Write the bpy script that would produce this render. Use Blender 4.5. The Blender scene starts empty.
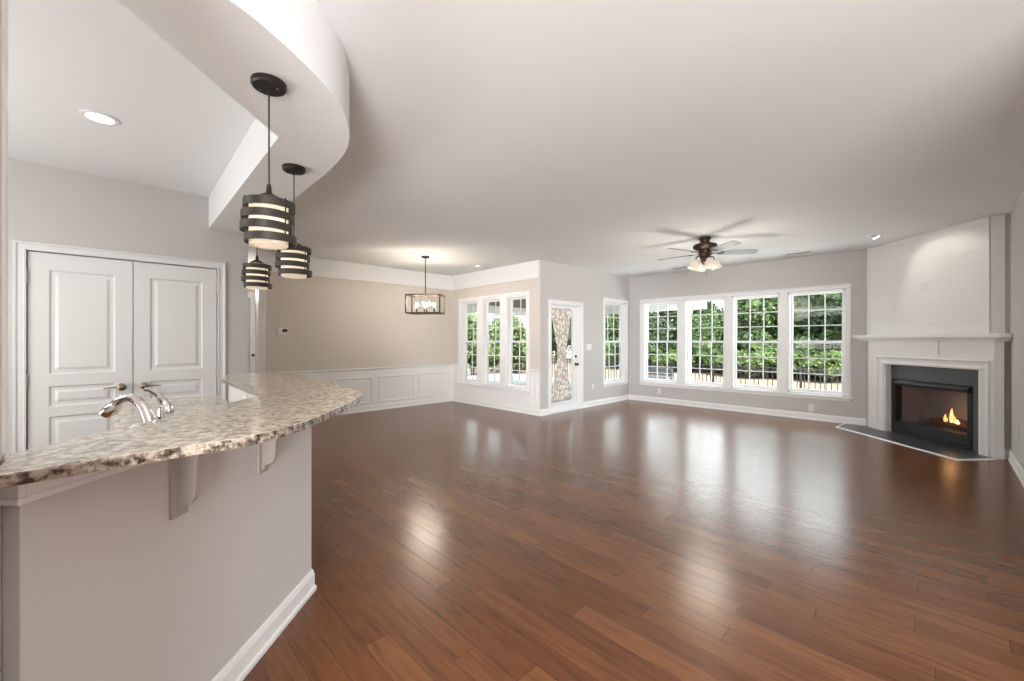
import bpy, bmesh, math, random
from mathutils import Vector, Matrix
random.seed(7)
C = bpy.context.scene
COL = C.collection
R2 = math.sqrt(2.0)

# ------------------------------------------------------------------ camera, sky, sun, exposure
cd = bpy.data.cameras.new('camera'); cam = bpy.data.objects.new('camera', cd); COL.objects.link(cam)
cam.location = (0, 0, 1.33)
cam.rotation_euler = (math.radians(90), 0, math.radians(45.75))
cd.sensor_width = 36.0; cd.lens = 417.0 / 1024 * 36.0
cd.clip_start = 0.05; cd.clip_end = 200
C.camera = cam

C.view_settings.view_transform = 'Standard'
C.view_settings.look = 'None'
C.view_settings.gamma = 1.0
C.view_settings.use_curve_mapping = False
C.view_settings.exposure = 0.12

w = bpy.data.worlds.new('sky'); C.world = w; w.use_nodes = True
wb = w.node_tree.nodes['Background']
wb.inputs[0].default_value = (0.90, 0.96, 1.0, 1); wb.inputs[1].default_value = 6.5

def light(name, kind, loc, energy, color=(1, 1, 1), rot=(0, 0, 0), size=None, size_y=None, radius=None, angle=None, spot=None, aim=None, spread=None):
    d = bpy.data.lights.new(name, kind); o = bpy.data.objects.new(name, d); COL.objects.link(o)
    o.location = loc; o.rotation_euler = rot; d.energy = energy; d.color = color
    if kind == 'AREA':
        d.size = size
        if size_y: d.shape = 'RECTANGLE'; d.size_y = size_y
    if spread is not None: d.spread = spread
    if aim is not None: o.rotation_euler = (Vector(aim) - Vector(loc)).to_track_quat('-Z', 'Y').to_euler()
    if radius is not None: d.shadow_soft_size = radius
    if angle is not None: d.angle = angle
    if spot is not None: d.spot_size = spot; d.spot_blend = 0.6
    return o
RAD = math.radians
light('sun', 'SUN', (6, -2, 20), 20.0, (1.0, 0.95, 0.86), aim=(6 - 7.0, -2 + 3.6, 20 - 8.5), angle=RAD(2))
# unseen fill lamps added behind the viewer and in the kitchen
light('rear_room_fill', 'AREA', (1.6, -2.4, 2.5), 215, (1.0, 0.99, 0.98), aim=(-2.6, 2.6, 0.3), size=1.6, size_y=1.2)
light('kitchen_down_fill', 'AREA', (-3.3, -2.6, 2.6), 42, (1.0, 0.985, 0.965), aim=(-3.4, -0.6, 0.0), size=1.6, size_y=1.0)
light('kitchen_up_fill', 'AREA', (-3.2, -2.2, 1.0), 54, (1.0, 0.985, 0.965), aim=(-3.4, -0.4, 2.75), size=1.6, size_y=1.0)
light('rear_up_fill', 'AREA', (1.8, -2.2, 0.7), 165, (0.985, 0.99, 1.0), aim=(-1.6, 1.4, 2.75), size=1.2, size_y=1.2)
light('rear_far_fill', 'AREA', (4.6, -4.2, 1.15), 600, (0.985, 0.99, 1.0), aim=(-3.6, 4.4, 1.9), size=3.2, size_y=1.7)

# ------------------------------------------------------------------ materials
def new_mat(name):
    m = bpy.data.materials.new(name); m.use_nodes = True
    nt = m.node_tree; p = nt.nodes['Principled BSDF']
    return m, nt, p
def mat(name, col, rough=0.5, metal=0.0, spec=0.5, emit=None, estr=0.0, bump=0.0, bscale=60, var=0.0, vscale=3.0):
    m, nt, p = new_mat(name)
    p.inputs['Base Color'].default_value = (*col, 1)
    p.inputs['Roughness'].default_value = rough
    p.inputs['Metallic'].default_value = metal
    p.inputs['Specular IOR Level'].default_value = spec
    tc = nt.nodes.new('ShaderNodeTexCoord')
    n = nt.nodes.new('ShaderNodeTexNoise'); n.inputs['Scale'].default_value = vscale; n.inputs['Detail'].default_value = 4
    nt.links.new(tc.outputs['Object'], n.inputs['Vector'])
    mr = nt.nodes.new('ShaderNodeMapRange')
    mr.inputs[3].default_value = 1 - max(var, 0.012); mr.inputs[4].default_value = 1 + max(var, 0.012)
    nt.links.new(n.outputs[0], mr.inputs[0])
    mx = nt.nodes.new('ShaderNodeMix'); mx.data_type = 'RGBA'; mx.blend_type = 'MULTIPLY'; mx.inputs[0].default_value = 1
    mx.inputs[6].default_value = (*col, 1)
    nt.links.new(mr.outputs[0], mx.inputs[7]); nt.links.new(mx.outputs[2], p.inputs['Base Color'])
    if emit:
        p.inputs['Emission Color'].default_value = (*emit, 1); p.inputs['Emission Strength'].default_value = estr
    if bump:
        n2 = nt.nodes.new('ShaderNodeTexNoise'); n2.inputs['Scale'].default_value = bscale; n2.inputs['Detail'].default_value = 3
        nt.links.new(tc.outputs['Object'], n2.inputs['Vector'])
        b = nt.nodes.new('ShaderNodeBump'); b.inputs['Strength'].default_value = bump; b.inputs['Distance'].default_value = 0.002
        nt.links.new(n2.outputs[0], b.inputs['Height']); nt.links.new(b.outputs[0], p.inputs['Normal'])
    return m
def ramp(nt, fac, stops):
    r = nt.nodes.new('ShaderNodeValToRGB'); cr = r.color_ramp
    while len(cr.elements) < len(stops): cr.elements.new(0.5)
    for e, (pos, col) in zip(cr.elements, stops): e.position = pos; e.color = (*col, 1)
    nt.links.new(fac, r.inputs[0]); return r.outputs[0]
def mixc(nt, a, b, fac, blend='MIX'):
    x = nt.nodes.new('ShaderNodeMix'); x.data_type = 'RGBA'; x.blend_type = blend
    for s, v in ((0, fac), (6, a), (7, b)):
        if isinstance(v, bpy.types.NodeSocket): nt.links.new(v, x.inputs[s])
        elif s == 0: x.inputs[s].default_value = v
        else: x.inputs[s].default_value = (*v, 1)
    return x.outputs[2]
def mapping(nt, scale, rot=(0, 0, 0), src='Object'):
    tc = nt.nodes.new('ShaderNodeTexCoord'); mp = nt.nodes.new('ShaderNodeMapping')
    mp.inputs['Scale'].default_value = scale; mp.inputs['Rotation'].default_value = rot
    nt.links.new(tc.outputs[src], mp.inputs[0]); return mp.outputs[0]
def noise(nt, vec, scale, detail=4, rough=0.5):
    n = nt.nodes.new('ShaderNodeTexNoise'); n.inputs['Scale'].default_value = scale
    n.inputs['Detail'].default_value = detail; n.inputs['Roughness'].default_value = rough
    nt.links.new(vec, n.inputs['Vector']); return n.outputs[0]

MT = {}
MT['wall'] = mat('greige_wall_paint', (0.555, 0.545, 0.53), 0.75, spec=0.2, bump=0.05, bscale=220)
MT['beige'] = mat('beige_dining_paint', (0.68, 0.635, 0.585), 0.75, spec=0.2, bump=0.05, bscale=220)
MT['ceil'] = mat('ceiling_paint', (0.80, 0.815, 0.82), 0.85, spec=0.15, bump=0.05, bscale=180)
MT['trim'] = mat('white_trim_paint', (0.84, 0.845, 0.845), 0.35, spec=0.4)
MT['door'] = mat('white_door_paint', (0.72, 0.735, 0.73), 0.35, spec=0.4)
MT['vinyl'] = mat('white_vinyl', (0.84, 0.85, 0.86), 0.3, spec=0.4)
MT['bar'] = mat('bar_wall_paint', (0.615, 0.60, 0.58), 0.7, spec=0.2, bump=0.05, bscale=200)
MT['plastic'] = mat('white_plastic', (0.80, 0.80, 0.78), 0.35)
MT['dark_slot'] = mat('dark_slot', (0.03, 0.03, 0.03), 0.5)
MT['bronze'] = mat('dark_bronze', (0.035, 0.030, 0.026), 0.42, metal=0.6)
MT['band'] = mat('dark_brown_metal_band', (0.040, 0.034, 0.028), 0.5, metal=0.3)
MT['fanbronze'] = mat('brushed_bronze', (0.055, 0.032, 0.02), 0.4, metal=0.7)
MT['blade'] = mat('grey_wood_blade', (0.17, 0.19, 0.21), 0.4, var=0.1, vscale=8)
MT['iron'] = mat('brown_iron', (0.055, 0.042, 0.030), 0.5, metal=0.5)
MT['chrome'] = mat('chrome', (0.78, 0.76, 0.74), 0.10, metal=1.0)
MT['nickel'] = mat('bronze_nickel_knob', (0.30, 0.24, 0.19), 0.25, metal=1.0)
MT['hinge'] = mat('steel_hinge', (0.45, 0.44, 0.42), 0.35, metal=0.9)
MT['black'] = mat('black_enamel', (0.010, 0.011, 0.013), 0.28)
MT['blacksatin'] = mat('black_satin_metal', (0.022, 0.025, 0.028), 0.32, metal=0.3)
MT['firebrick'] = mat('grey_firebox_lining', (0.48, 0.48, 0.50), 0.8, bump=0.3, bscale=40, var=0.2)
MT['log'] = mat('charred_log', (0.16, 0.10, 0.07), 0.9, bump=0.6, bscale=60, var=0.4, vscale=25)
MT['fence'] = mat('black_fence_metal', (0.012, 0.012, 0.013), 0.4)
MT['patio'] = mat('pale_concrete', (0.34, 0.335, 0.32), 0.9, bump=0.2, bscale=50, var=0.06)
MT['reflector'] = mat('bounce_concrete', (0.74, 0.73, 0.71), 0.9, bump=0.2, bscale=50, var=0.05)
MT['porchceil'] = mat('tan_porch_ceiling', (0.15, 0.13, 0.105), 0.8)
MT['bark'] = mat('brown_bark', (0.11, 0.075, 0.05), 0.9, bump=0.7, bscale=30, var=0.3)
MT['benchwood'] = mat('dark_blue_grey_bench_paint', (0.05, 0.06, 0.075), 0.5)
MT['frost'] = None
MT['fanglass'] = mat('lit_frosted_fan_glass', (0.30, 0.28, 0.25), 0.4, emit=(1.0, 0.84, 0.66), estr=0.42)
MT['bulb'] = mat('lit_bulb', (1, 0.95, 0.85), 0.4, emit=(1.0, 0.90, 0.74), estr=3.0)
MT['led'] = mat('lit_led_lens', (1, 1, 1), 0.4, emit=(1.0, 0.99, 0.96), estr=4.0)
MT['flame'] = mat('gas_flame', (1, 0.6, 0.2), 0.5, emit=(1.0, 0.46, 0.13), estr=2.6)
MT['ember'] = mat('gas_flame_core', (1, 0.9, 0.6), 0.5, emit=(1.0, 0.80, 0.45), estr=4.5)
MT['corbel'] = mat('shaded_corbel_paint', (0.40, 0.365, 0.33), 0.5)  # darker than the bar wall: shade is put into the colour
MT['cabinet'] = mat('white_cabinet_paint', (0.75, 0.74, 0.72), 0.4)
MT['mulch'] = mat('pinkish_pine_straw', (0.15, 0.105, 0.082), 0.95, bump=0.8, bscale=25, var=0.35, vscale=9)
MT['screen'] = mat('dark_lcd', (0.05, 0.055, 0.05), 0.2)

def glass_mat(name, tint=(1, 1, 1), fac=0.08):
    m = bpy.data.materials.new(name); m.use_nodes = True; nt = m.node_tree
    nt.nodes.remove(nt.nodes['Principled BSDF']); out = nt.nodes['Material Output']
    t = nt.nodes.new('ShaderNodeBsdfTransparent'); t.inputs[0].default_value = (*tint, 1)
    g = nt.nodes.new('ShaderNodeBsdfGlossy'); g.inputs['Roughness'].default_value = 0.03
    lw = nt.nodes.new('ShaderNodeLayerWeight'); lw.inputs[0].default_value = 0.5
    pw = nt.nodes.new('ShaderNodeMath'); pw.operation = 'POWER'; pw.inputs[1].default_value = 5.0
    nt.links.new(lw.outputs['Facing'], pw.inputs[0])
    f = nt.nodes.new('ShaderNodeMath'); f.operation = 'MULTIPLY_ADD'; f.inputs[1].default_value = 0.6; f.inputs[2].default_value = 0.012
    nt.links.new(pw.outputs[0], f.inputs[0])
    mx = nt.nodes.new('ShaderNodeMixShader')
    nt.links.new(f.outputs[0], mx.inputs[0]); nt.links.new(t.outputs[0], mx.inputs[1]); nt.links.new(g.outputs[0], mx.inputs[2])
    nt.links.new(mx.outputs[0], out.inputs[0]); return m
MT['glass'] = glass_mat('window_glass', (0.97, 0.99, 0.98))
MT['fireglass'] = glass_mat('smoked_fireplace_glass', (0.72, 0.70, 0.74))
MT['blueglass'] = mat('pale_blue_blind', (0.42, 0.55, 0.62), 0.5)

def floor_mat():
    m, nt, p = new_mat('oak_plank_floor')
    v = mapping(nt, (1, 1, 1))
    RH = 0.115
    sx = nt.nodes.new('ShaderNodeSeparateXYZ'); nt.links.new(v, sx.inputs[0])
    dv = nt.nodes.new('ShaderNodeMath'); dv.operation = 'DIVIDE'; dv.inputs[1].default_value = RH; nt.links.new(sx.outputs['Y'], dv.inputs[0])
    fl = nt.nodes.new('ShaderNodeMath'); fl.operation = 'FLOOR'; nt.links.new(dv.outputs[0], fl.inputs[0])
    wn = nt.nodes.new('ShaderNodeTexWhiteNoise'); wn.noise_dimensions = '1D'; nt.links.new(fl.outputs[0], wn.inputs['W'])
    ma = nt.nodes.new('ShaderNodeMath'); ma.operation = 'MULTIPLY_ADD'; ma.inputs[1].default_value = 5.0; nt.links.new(wn.outputs['Value'], ma.inputs[0]); nt.links.new(sx.outputs['X'], ma.inputs[2])
    cb = nt.nodes.new('ShaderNodeCombineXYZ'); nt.links.new(ma.outputs[0], cb.inputs['X']); nt.links.new(sx.outputs['Y'], cb.inputs['Y'])
    b = nt.nodes.new('ShaderNodeTexBrick'); nt.links.new(cb.outputs[0], b.inputs['Vector'])
    b.offset = 0.0; b.offset_frequency = 2; b.squash = 1.0; b.squash_frequency = 2
    b.inputs['Scale'].default_value = 1.0; b.inputs['Mortar Size'].default_value = 0.0012
    b.inputs['Mortar Smooth'].default_value = 0.2; b.inputs['Bias'].default_value = 0.0
    b.inputs['Brick Width'].default_value = 1.15; b.inputs['Row Height'].default_value = 0.115
    b.inputs['Color1'].default_value = (0, 0, 0, 1); b.inputs['Color2'].default_value = (1, 1, 1, 1)
    b.inputs['Mortar'].default_value = (0.5, 0.5, 0.5, 1)
    plank = ramp(nt, b.outputs['Color'], [(0.0, (0.118, 0.041, 0.013)), (0.5, (0.146, 0.054, 0.018)), (1.0, (0.178, 0.069, 0.025))])
    vg = mapping(nt, (2.0, 18, 1))
    off = nt.nodes.new('ShaderNodeVectorMath'); off.operation = 'ADD'
    sc = nt.nodes.new('ShaderNodeVectorMath'); sc.operation = 'SCALE'; sc.inputs['Scale'].default_value = 17.0
    nt.links.new(b.outputs['Color'], sc.inputs[0]); nt.links.new(vg, off.inputs[0]); nt.links.new(sc.outputs[0], off.inputs[1])
    g = noise(nt, off.outputs[0], 2.2, 4, 0.55)
    grain = ramp(nt, g, [(0.30, (0.64, 0.61, 0.59)), (0.46, (0.94, 0.94, 0.94)), (0.72, (1.2, 1.2, 1.2))])
    c = mixc(nt, plank, grain, 0.85, 'MULTIPLY')
    vl = noise(nt, v, 0.7, 2)
    big = ramp(nt, vl, [(0.3, (0.88, 0.88, 0.88)), (0.7, (1.1, 1.1, 1.1))])
    c = mixc(nt, c, big, 0.8, 'MULTIPLY')
    c = mixc(nt, c, (0.045, 0.02, 0.012), b.outputs['Fac'])
    nt.links.new(c, p.inputs['Base Color'])
    rr = nt.nodes.new('ShaderNodeMapRange'); rr.inputs[3].default_value = 0.19; rr.inputs[4].default_value = 0.29
    nt.links.new(g, rr.inputs[0]); nt.links.new(rr.outputs[0], p.inputs['Roughness'])
    p.inputs['Specular IOR Level'].default_value = 0.55
    bp = nt.nodes.new('ShaderNodeBump'); bp.inputs['Strength'].default_value = 0.15; bp.inputs['Distance'].default_value = 0.002; bp.invert = True
    nt.links.new(b.outputs['Fac'], bp.inputs['Height'])
    wv = noise(nt, mapping(nt, (1.2, 9, 1)), 1.6, 2)
    bp2 = nt.nodes.new('ShaderNodeBump'); bp2.inputs['Strength'].default_value = 0.04; bp2.inputs['Distance'].default_value = 0.004
    nt.links.new(wv, bp2.inputs['Height']); nt.links.new(bp.outputs[0], bp2.inputs['Normal'])
    nt.links.new(bp.outputs[0], p.inputs['Normal'])
    return m
def frost_mat():
    m, nt, p = new_mat('frosted_white_glass')
    p.inputs['Base Color'].default_value = (0.72, 0.70, 0.66, 1); p.inputs['Roughness'].default_value = 0.35
    tr = nt.nodes.new('ShaderNodeBsdfTranslucent'); tr.inputs[0].default_value = (0.85, 0.80, 0.72, 1)
    mx = nt.nodes.new('ShaderNodeMixShader'); mx.inputs[0].default_value = 0.5
    nt.links.new(p.outputs[0], mx.inputs[1]); nt.links.new(tr.outputs[0], mx.inputs[2]); nt.links.new(mx.outputs[0], nt.nodes['Material Output'].inputs[0])
    return m
MT['frost'] = frost_mat()
MT['floor'] = floor_mat()

def granite_mat():
    m, nt, p = new_mat('cream_granite')
    v = mapping(nt, (1, 1, 1))
    n1 = noise(nt, v, 40, 6, 0.65)
    c = ramp(nt, n1, [(0.34, (0.13, 0.105, 0.085)), (0.41, (0.35, 0.285, 0.22)), (0.49, (0.60, 0.515, 0.41)), (0.59, (0.76, 0.68, 0.57)), (0.72, (0.80, 0.74, 0.65))])
    n2 = noise(nt, v, 75, 5, 0.7)
    sp = ramp(nt, n2, [(0.34, (0.52, 0.47, 0.42)), (0.43, (0.90, 0.87, 0.83)), (0.6, (1, 1, 1))])
    c = mixc(nt, c, sp, 0.65, 'MULTIPLY')
    vo = nt.nodes.new('ShaderNodeTexVoronoi'); vo.inputs['Scale'].default_value = 38; nt.links.new(v, vo.inputs['Vector'])
    n3 = noise(nt, v, 17, 5, 0.7)
    gr = ramp(nt, n3, [(0.34, (0.45, 0.42, 0.40)), (0.45, (0.88, 0.87, 0.85)), (0.52, (1, 1, 1))])
    face = mixc(nt, c, gr, 0.6, 'MULTIPLY')
    # edge darkened and top lightened: shade and sheen put into the colour
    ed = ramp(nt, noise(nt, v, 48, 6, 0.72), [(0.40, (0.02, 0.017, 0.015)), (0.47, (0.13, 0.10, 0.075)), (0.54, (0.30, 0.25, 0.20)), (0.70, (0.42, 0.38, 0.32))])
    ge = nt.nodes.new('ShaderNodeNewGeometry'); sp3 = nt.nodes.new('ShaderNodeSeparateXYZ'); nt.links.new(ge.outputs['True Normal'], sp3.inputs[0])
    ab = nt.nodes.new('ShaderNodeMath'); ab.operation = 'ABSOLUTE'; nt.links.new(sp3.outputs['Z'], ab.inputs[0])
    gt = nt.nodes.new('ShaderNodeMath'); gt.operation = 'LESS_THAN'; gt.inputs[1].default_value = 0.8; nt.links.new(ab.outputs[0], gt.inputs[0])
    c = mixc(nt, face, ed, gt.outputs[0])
    nt.links.new(c, p.inputs['Base Color']); p.inputs['Roughness'].default_value = 0.16
    p.inputs['Specular IOR Level'].default_value = 0.7; p.inputs['Coat Weight'].default_value = 0.35; p.inputs['Coat Roughness'].default_value = 0.10; p.inputs['Coat IOR'].default_value = 1.5
    return m
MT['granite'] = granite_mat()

def slate_mat(name, c1, c2, rough):
    m, nt, p = new_mat(name)
    v = mapping(nt, (1, 1, 1), (0, 0, RAD(45)))
    b = nt.nodes.new('ShaderNodeTexBrick'); nt.links.new(v, b.inputs['Vector'])
    b.inputs['Scale'].default_value = 1; b.inputs['Brick Width'].default_value = 0.305; b.inputs['Row Height'].default_value = 0.305
    b.offset = 0; b.inputs['Mortar Size'].default_value = 0.002
    b.inputs['Color1'].default_value = (*c1, 1); b.inputs['Color2'].default_value = (*c2, 1); b.inputs['Mortar'].default_value = (0.03, 0.03, 0.03, 1)
    n = noise(nt, v, 9, 6, 0.6)
    c = mixc(nt, b.outputs[0], ramp(nt, n, [(0.3, (0.6, 0.6, 0.65)), (0.7, (1.4, 1.35, 1.3))]), 0.8, 'MULTIPLY')
    nt.links.new(c, p.inputs['Base Color']); p.inputs['Roughness'].default_value = rough
    bp = nt.nodes.new('ShaderNodeBump'); bp.inputs['Strength'].default_value = 0.25; bp.inputs['Distance'].default_value = 0.003
    nt.links.new(n, bp.inputs['Height']); nt.links.new(bp.outputs[0], p.inputs['Normal'])
    return m
MT['slate'] = slate_mat('dark_slate_tile', (0.045, 0.055, 0.065), (0.075, 0.08, 0.085), 0.28)
MT['slateface'] = mat('grey_green_slate_face', (0.085, 0.10, 0.105), 0.35, var=0.25, vscale=7, bump=0.2, bscale=30)

def curtain_mat():
    m, nt, p = new_mat('taupe_leaf_print_cotton')
    v = mapping(nt, (1, 1, 0.55))
    vo = nt.nodes.new('ShaderNodeTexVoronoi'); vo.inputs['Scale'].default_value = 26; nt.links.new(v, vo.inputs['Vector'])
    c = ramp(nt, vo.outputs['Distance'], [(0.0, (0.82, 0.78, 0.72)), (0.42, (0.82, 0.79, 0.74)), (0.52, (0.50, 0.45, 0.40)), (0.8, (0.44, 0.40, 0.36))])
    nt.links.new(c, p.inputs['Base Color']); p.inputs['Roughness'].default_value = 0.9
    return m
MT['curtain'] = curtain_mat()

def leaf_mat(name, dark, mid, bright):
    m, nt, p = new_mat(name)
    ge = nt.nodes.new('ShaderNodeNewGeometry')
    c = ramp(nt, ge.outputs['Random Per Island'], [(0.0, dark), (0.5, mid), (1.0, bright)])
    nt.links.new(c, p.inputs['Base Color']); p.inputs['Roughness'].default_value = 0.55
    p.inputs['Specular IOR Level'].default_value = 0.3
    tr = nt.nodes.new('ShaderNodeBsdfTranslucent'); nt.links.new(c, tr.inputs[0])
    mx = nt.nodes.new('ShaderNodeMixShader'); mx.inputs[0].default_value = 0.35
    nt.links.new(p.outputs[0], mx.inputs[1]); nt.links.new(tr.outputs[0], mx.inputs[2])
    nt.links.new(mx.outputs[0], nt.nodes['Material Output'].inputs[0])
    return m
MT['leafdark'] = leaf_mat('dark_green_leaf', (0.006, 0.013, 0.005), (0.020, 0.040, 0.014), (0.055, 0.095, 0.030))
MT['leafmid'] = leaf_mat('mid_green_leaf', (0.010, 0.022, 0.007), (0.036, 0.070, 0.019), (0.095, 0.145, 0.045))
MT['leaflight'] = leaf_mat('light_green_leaf', (0.026, 0.050, 0.014), (0.070, 0.112, 0.032), (0.145, 0.190, 0.070))
MT['leafpale'] = leaf_mat('pale_grey_green_leaf', (0.028, 0.042, 0.024), (0.080, 0.100, 0.065), (0.190, 0.200, 0.165))

# ------------------------------------------------------------------ mesh helpers
class MB:
    def __init__(self, fn=None): self.v = []; self.f = []; self.fn = fn
    def add(self, vs, fs):
        o = len(self.v)
        self.v += [self.fn(*p) if self.fn else tuple(p) for p in vs]
        self.f += [tuple(i + o for i in f) for f in fs]
        return self
    def box(self, x0, x1, y0, y1, z0, z1):
        vs = [(x, y, z) for z in (z0, z1) for y in (y0, y1) for x in (x0, x1)]
        return self.add(vs, [(0, 2, 3, 1), (4, 5, 7, 6), (0, 1, 5, 4), (2, 6, 7, 3), (0, 4, 6, 2), (1, 3, 7, 5)])
    def prism(self, pts, z0, z1):
        n = len(pts)
        vs = [(x, y, z0) for x, y in pts] + [(x, y, z1) for x, y in pts]
        fs = [tuple(reversed(range(n))), tuple(range(n, 2 * n))] + [(i, (i + 1) % n, n + (i + 1) % n, n + i) for i in range(n)]
        return self.add(vs, fs)
    def tube(self, path, r, n=10, caps=True):
        path = [Vector(p) for p in path]; rs = r if isinstance(r, (list, tuple)) else [r] * len(path)
        vs = []; fs = []; prev = None
        for i, p in enumerate(path):
            t = (path[min(i + 1, len(path) - 1)] - path[max(i - 1, 0)]).normalized()
            if prev is None:
                a = Vector((0, 0, 1)) if abs(t.z) < 0.9 else Vector((1, 0, 0))
                u = t.cross(a).normalized()
            else:
                u = (prev - t * prev.dot(t)).normalized()
            prev = u; q = t.cross(u)
            for k in range(n):
                an = 2 * math.pi * k / n
                vs.append(tuple(p + (u * math.cos(an) + q * math.sin(an)) * rs[i]))
        for i in range(len(path) - 1):
            for k in range(n):
                fs.append((i * n + k, i * n + (k + 1) % n, (i + 1) * n + (k + 1) % n, (i + 1) * n + k))
        if caps:
            fs.append(tuple(reversed(range(n)))); fs.append(tuple(range((len(path) - 1) * n, len(path) * n)))
        return self.add(vs, fs)
    def lathe(self, prof, c=(0, 0, 0), n=24, closed=False):
        vs = []; fs = []; m = len(prof)
        for r, z in prof:
            for k in range(n):
                a = 2 * math.pi * k / n
                vs.append((c[0] + r * math.cos(a), c[1] + r * math.sin(a), c[2] + z))
        for i in range(m if closed else m - 1):
            j = (i + 1) % m
            for k in range(n):
                fs.append((i * n + k, i * n + (k + 1) % n, j * n + (k + 1) % n, j * n + k))
        if not closed:
            if prof[0][0] > 1e-5: fs.append(tuple(reversed(range(n))))
            if prof[-1][0] > 1e-5: fs.append(tuple(range((m - 1) * n, m * n)))
        return self.add(vs, fs)
    def sphere(self, c, r, n=14, m=8, sq=(1, 1, 1)):
        prof = [(max(1e-6, math.sin(math.pi * i / m)) , -math.cos(math.pi * i / m)) for i in range(m + 1)]
        vs = []; fs = []
        for a, b in prof:
            for k in range(n):
                t = 2 * math.pi * k / n
                vs.append((c[0] + r * sq[0] * a * math.cos(t), c[1] + r * sq[1] * a * math.sin(t), c[2] + r * sq[2] * b))
        for i in range(m):
            for k in range(n):
                fs.append((i * n + k, i * n + (k + 1) % n, (i + 1) * n + (k + 1) % n, (i + 1) * n + k))
        return self.add(vs, fs)
    def sweep(self, path, prof, closed=False):
        # path: 2D points; prof: closed section of (offset to the left of travel, height)
        n = len(path); m = len(prof); vs = []; fs = []
        P = [Vector(p) for p in path]
        for i in range(n):
            dirs = []
            if closed or i > 0: dirs.append((P[i] - P[i - 1]).normalized())
            if closed or i < n - 1: dirs.append((P[(i + 1) % n] - P[i]).normalized())
            ns = [Vector((-d.y, d.x)) for d in dirs]
            b = ns[0] if len(ns) == 1 else (ns[0] + ns[1]) / max(0.2, 1 + ns[0].dot(ns[1]))
            for a, h in prof: vs.append((P[i].x + b.x * a, P[i].y + b.y * a, h))
        for i in range(n if closed else n - 1):
            j = (i + 1) % n
            for k in range(m):
                fs.append((i * m + k, i * m + (k + 1) % m, j * m + (k + 1) % m, j * m + k))
        if not closed:
            fs.append(tuple(reversed(range(m)))); fs.append(tuple(range((n - 1) * m, n * m)))
        return self.add(vs, fs)
    def slab_holes(self, u0, u1, v0, v1, w0, w1, holes):
        # wall lying in (u, v) with thickness w0..w1 and rectangular holes
        us = sorted({u0, u1, *[h[0] for h in holes], *[h[1] for h in holes]}); vs_ = sorted({v0, v1, *[h[2] for h in holes], *[h[3] for h in holes]})
        us = [u for u in us if u0 <= u <= u1]; vs_ = [v for v in vs_ if v0 <= v <= v1]
        def solid(i, j):
            if i < 0 or j < 0 or i >= len(us) - 1 or j >= len(vs_) - 1: return False
            cu = (us[i] + us[i + 1]) / 2; cv = (vs_[j] + vs_[j + 1]) / 2
            return not any(h[0] < cu < h[1] and h[2] < cv < h[3] for h in holes)
        for i in range(len(us) - 1):
            for j in range(len(vs_) - 1):
                if not solid(i, j): continue
                a, b, c, d = us[i], us[i + 1], vs_[j], vs_[j + 1]
                for w_ in (w0, w1): self.add([(a, c, w_), (b, c, w_), (b, d, w_), (a, d, w_)], [(0, 1, 2, 3)])
                if not solid(i - 1, j): self.add([(a, c, w0), (a, d, w0), (a, d, w1), (a, c, w1)], [(0, 1, 2, 3)])
                if not solid(i + 1, j): self.add([(b, c, w0), (b, d, w0), (b, d, w1), (b, c, w1)], [(0, 1, 2, 3)])
                if not solid(i, j - 1): self.add([(a, c, w0), (b, c, w0), (b, c, w1), (a, c, w1)], [(0, 1, 2, 3)])
                if not solid(i, j + 1): self.add([(a, d, w0), (b, d, w0), (b, d, w1), (a, d, w1)], [(0, 1, 2, 3)])
        return self
    def build(self, name, m, parent=None, at=None, smooth=False, bevel=0.0, local=False):
        me = bpy.data.meshes.new(name)
        o = bpy.data.objects.new(name, me); COL.objects.link(o)
        off = Vector((0, 0, 0)); inv = None
        if parent is not None:
            o.parent = parent
            if not local:
                wm = world_of(parent); inv = wm.inverted()
        elif at is not None:
            o.location = at; inv = Matrix.Translation(Vector(at)).inverted()
        vs = [tuple(inv @ Vector(v)) for v in self.v] if inv else self.v
        me.from_pydata(vs, [], self.f); me.validate()
        bm = bmesh.new(); bm.from_mesh(me)
        bmesh.ops.remove_doubles(bm, verts=bm.verts, dist=1e-5)
        bmesh.ops.recalc_face_normals(bm, faces=bm.faces); bm.to_mesh(me); bm.free()
        me.materials.append(MT[m])
        if smooth:
            for p in me.polygons: p.use_smooth = True
            md = o.modifiers.new('edges', 'EDGE_SPLIT'); md.split_angle = RAD(35)
        if bevel:
            b = o.modifiers.new('bevel', 'BEVEL'); b.width = bevel; b.segments = 2; b.limit_method = 'ANGLE'; b.angle_limit = RAD(40)
        return o
def world_of(o):
    m = Matrix.Translation(o.location) @ o.rotation_euler.to_matrix().to_4x4()
    return world_of(o.parent) @ m if o.parent else m
def tag(o, label, cat=None, group=None, kind=None):
    o['label'] = label
    if cat: o['category'] = cat
    if group: o['group'] = group
    if kind: o['kind'] = kind
    return o
def empty(name, loc, rz=0.0):
    o = bpy.data.objects.new(name, None); COL.objects.link(o); o.location = loc; o.rotation_euler = (0, 0, rz)
    o.empty_display_size = 0.1; return o
def struct(o, label, cat): return tag(o, label, cat, kind='structure')
def kids(o): return [c for c in COL.objects if c.parent == o]
def copy_tree(o, loc, rz=None, parent=None):
    c = o.copy(); COL.objects.link(c)
    if parent is None:
        c.location = loc
        if rz is not None: c.rotation_euler = (0, 0, rz)
    else: c.parent = parent
    for k in kids(o): copy_tree(k, None, None, c)
    return c

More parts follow.
